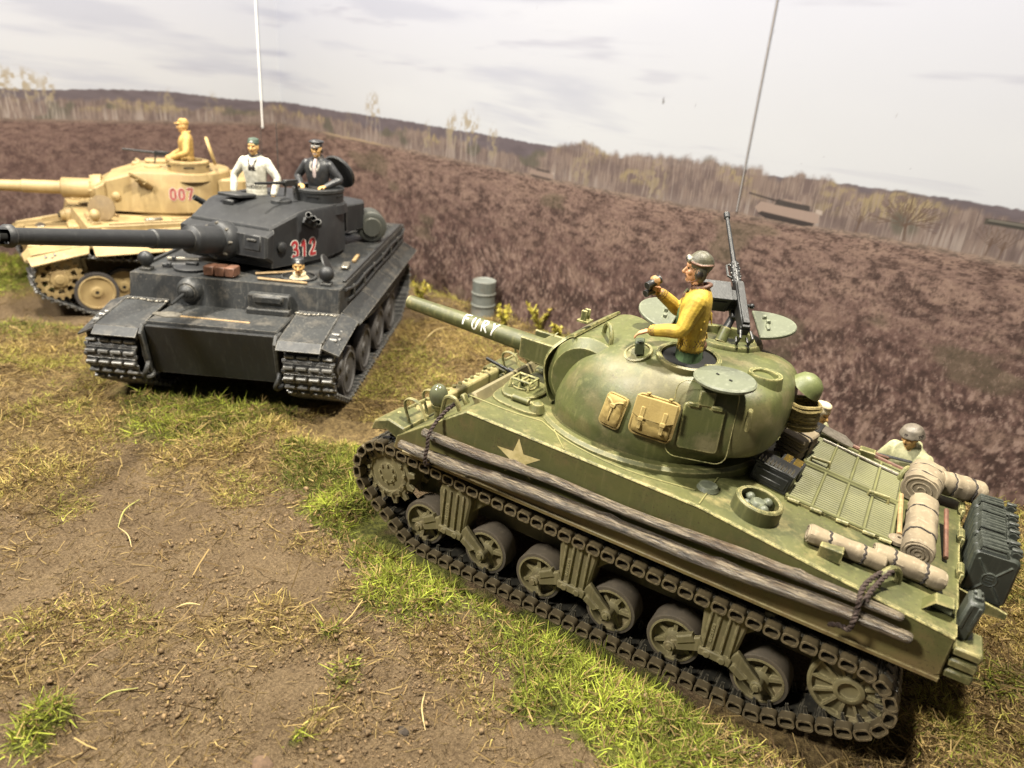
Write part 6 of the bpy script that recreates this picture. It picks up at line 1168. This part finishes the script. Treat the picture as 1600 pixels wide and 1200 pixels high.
b = MB().box((0, 0, 0), (.115, .20, .36), bev=.02).box((0, .03, .185), (.07, .03, .05), bev=.008).box((0, -.05, .185), (.07, .03, .05), bev=.008).box((0, -.01, .205), (.03, .13, .02), bev=.006)
for q in (-.03, .03): b.box((q, .105, .05), (.025, .012, .22), bev=.004)
on('fuel_can', b, CANX, 'small slim green can above the slatted step at the tank rear corner', 'can', M=Matrix.Translation((-3.10, 1.06, 1.66)) @ Matrix.Rotation(R(-4), 4, 'Y'))
# helmet and rope coil on the turret rear
b = MB().lathe([(0, .13), (.06, .118), (.11, .08), (.135, .02), (.15, -.03), (.142, -.03), (.12, .0), (0, .05)], (0, 0, 0), (0, 0, 1), 26, False); b.v = [(x * 1.1, y, z) for x, y, z in b.v]
on('helmet', b, paint('helmet_olive', (.10, .115, .04), (.07, .08, .03), (.2, .21, .09), .45, (.3, .3, .14), .5), 'round olive steel helmet hanging on the rear of the olive turret', 'helmet', M=Matrix.Translation((-1.42, -.25, 2.62)) @ Matrix.Rotation(R(-28), 4, 'Y'))
b = MB()
for i in range(8): b.tube([((.15 + .008 * math.sin(i * 2.3)) * math.cos(t), (.15 + .008 * math.sin(i * 2.3)) * math.sin(t), -.12 + .032 * i + .006 * math.sin(3 * t + i)) for t in np.linspace(0, 2 * math.pi, 26, endpoint=False)], .02, 6, True)
on('rope_coil', b, plain('hemp_rope', (.26, .2, .07), .8, .5, 40, bmp=.5), 'yellowish coil of rope under the helmet on the turret rear', 'rope', M=Matrix.Translation((-1.44, -.22, 2.36)))
# tools on the deck
on('shovel', MB().mat(0).tube([(-1.95, -1.20, DK(-1.95) + .05), (-2.55, -1.16, DK(-2.55) + .05)], .024, 8).mat(1).loft([[(-1.95, -1.25, DK(-1.95) + .04), (-1.95, -1.14, DK(-1.95) + .04), (-1.95, -1.14, DK(-1.95) + .055), (-1.95, -1.25, DK(-1.95) + .055)], [(-1.85, -1.32, DK(-1.85) + .06), (-1.85, -1.08, DK(-1.85) + .06), (-1.85, -1.08, DK(-1.85) + .08), (-1.85, -1.32, DK(-1.85) + .08)], [(-1.58, -1.30, DK(-1.58) + .09), (-1.58, -1.10, DK(-1.58) + .09), (-1.58, -1.10, DK(-1.58) + .105), (-1.58, -1.30, DK(-1.58) + .105)]]), [WDR, STL], 'shovel with steel blade strapped at far edge of the engine deck', 'shovel')
on('pry_bar', MB().tube([(-1.66, -1.02, DK(-1.66) + .05), (-2.5, -.98, DK(-2.5) + .05)], .018, 8), STL, 'long steel bar lying along the far side of the engine grille', 'bar')
on('axe', MB().mat(0).tube([(-2.50, -.55, DK(-2.5) + .05), (-2.54, .28, DK(-2.54) + .06)], .022, 8).mat(1).lathe([(.085, 0), (.085, .03), (.05, .045), (.02, .045), (.02, .0)], (-2.545, .36, DK(-2.54) + .03), (0, 0, 1), 20, True), [WD, CNV], 'wooden handled tool with round end between grille and bedroll', 'tool')
on('handle', MB().tube([(-2.88, -.42, DK(-2.88) + .16), (-2.93, .28, DK(-2.93) + .05)], .021, 8), WDR, 'brown wooden handle leaning beside the long bedroll', 'handle')

# ------------------------------------------------------------------ oil drum by the backdrop, loose things on the ground
def gz(x, y): return float(ground_h(np.array([x]), np.array([y]))[0])
x, y = 5.72, -6.05; b = MB().mat(0).lathe([(.0, .86), (.265, .86), (.28, .88), (.29, .87), (.285, .84), (.285, .60), (.305, .59), (.305, .565), (.285, .555), (.285, .32), (.305, .31), (.305, .285), (.285, .275), (.285, .02), (.295, 0), (0, .0)], (0, 0, 0), (0, 0, 1), 36, False).mat(1).cyl((.28, .05, .45), (.305, .055, .45), .035, n=10)
b.v = [(v[0] * .86, v[1] * .86, v[2] * .9) for v in b.v]
o = place('oil_drum', b.mesh('oil_drum', [paint('grey_drum_paint', (.13, .14, .125), (.09, .095, .085), (.2, .21, .19), .55, (.32, .3, .24), .5, dirt=(.17, .12, .07), dirtz=(0, .3)), DRK]), None, (x, y, gz(x, y) - .03)); tag(o, 'grey ribbed oil drum standing before the printed heath', 'drum')
def stalk(name, A, Z, r, m, label, bend=.06, arch=.03):
    bend *= .4; r *= .6
    A = Vector((*A, gz(*A) + .015)); Z = Vector((*Z, gz(*Z) + .015)); mid = (A + Z) / 2 + Vector((bend, bend * .6, arch)); b = MB().tube(crom([A, mid, Z], 6), [r * .6] * 3 + [r] * 7 + [r * .6] * 3, 6); o = b.build(name, m); tag(o, label, 'stalk', 'single stalks on the ground'); return o
STW = plain('pale_straw', (.46, .36, .16), .7, .3, 30); GST = plain('green_straw', (.30, .29, .08), .7, .3, 30)
stalk('straw_stalk', (.54, 2.86), (.29, 3.19), .011, STW, 'long pale curved straw on the path in front of the olive tank', .06)
stalk('straw_stalk', (2.42, 4.24), (2.58, 4.50), .012, GST, 'green straw piece lying at the lower left of the path'); stalk('straw_stalk', (3.02, 3.44), (2.86, 3.30), .016, STW, 'short thick pale straw in the middle of the bare path', .0)
stalk('straw_stalk', (5.44, -3.57), (5.78, -4.86), .018, STW, 'long pale straw lying between the olive gun barrel and the drum', .05, .08); stalk('straw_stalk', (4.94, 2.5), (4.66, 2.95), .014, GST, 'yellow green curved stalk on the path left of centre', .10); stalk('straw_stalk', (4.66, 2.95), (4.2, 3.1), .010, STW, 'thin bent straw below the yellow green stalk', -.08)
stalk('twig', (2.95, 3.88), (2.92, 4.55), .010, plain('twig_bark', (.22, .14, .07), .8, .4, 30), 'thin brown twig at the edge of the dark litter patch', .05, .05)
def stone(x, y, r, m, label, name='stone'):
    b = MB().ell((0, 0, 0), (r, r * .8, r * .5), 18, 12); b.v = [tuple(np.array(v) * (1 + .8 * (float(fbm(np.array([v[0] / r * 1.3 + 5]), np.array([v[1] / r * 1.3 + v[2] / r * 2]), 3, 3)[0]) - .5))) for v in b.v]; o = place(name, b.mesh(name, m, 80), None, (x, y, gz(x, y) + r * .08)); tag(o, label, 'stone' if name == 'stone' else 'clod', 'stones on the path')
stone(.45, 3.29, .055, plain('dark_clod', (.06, .045, .032), .95, .6, 30, bmp=.6), 'dark crumbly clod on the path near the bottom edge', 'clod'); stone(1.10, 4.14, .085, plain('brown_stone', (.13, .08, .045), .9, .4, 14, bmp=.5), 'brown stone half in frame at the bottom edge')
# leafy yellow plants against the backdrop
def plant(x, y, h, n, label, seed):
    rs = random.Random(seed); E = empty('yellow_plant', (x, y, gz(x, y) - .02)); tag(E, label, 'plant', 'yellow plants along the foot of the backdrop'); st = MB(); lf = MB()
    for i in range(n):
        a = rs.uniform(0, 6.28); l = h * rs.uniform(.6, 1.1); P = [Vector((0, 0, 0)), Vector((math.cos(a) * l * .2, math.sin(a) * l * .2, l * .55)), Vector((math.cos(a) * l * .5, math.sin(a) * l * .5, l))]; C = crom(P, 5); st.tube(C, .010, 5)
        for c in C[2:]:
            for q in range(4):
                d = Vector((rs.gauss(0, 1), rs.gauss(0, 1), rs.gauss(.4, .6))).normalized(); u, w, _ = basis(d); s_ = rs.uniform(.05, .11); c0 = Vector(c); lf.add([c0, c0 + d * s_ * .5 + u * s_ * .22, c0 + d * s_, c0 + d * s_ * .5 - u * s_ * .22 + w * .01], [(0, 1, 2, 3)])
    st.build('stem', plain('stem_' + str(seed), (.3, .22, .05), .8), E); o = lf.build('leaves', YLF, E); o['kind'] = 'stuff'
YLF = plain('yellow_leaf', (.46, .36, .035), .6, .5, 8, col2=(.22, .22, .03), bmp=0)
plant(4.3, -5.95, .55, 9, 'tallest bushy yellow plant behind the olive gun mantlet', 1); plant(5.0, -5.75, .34, 7, 'low yellow plant right of the oil drum', 2); plant(3.6, -5.55, .36, 7, 'low yellow plant beside the tallest one, nearer the olive turret', 3); plant(7.4, -6.1, .4, 6, 'yellow plant peeping out behind the grey tank rear', 4); plant(-4.4, -3.55, .36, 8, 'dry yellow plant at the right edge behind the jerrycans', 5)
# ------------------------------------------------------------------ to model size
for o in list(scene.objects):
    if o.type in ('MESH', 'EMPTY') and o.parent is None:
        o.location = o.location * S; o.scale = o.scale * S
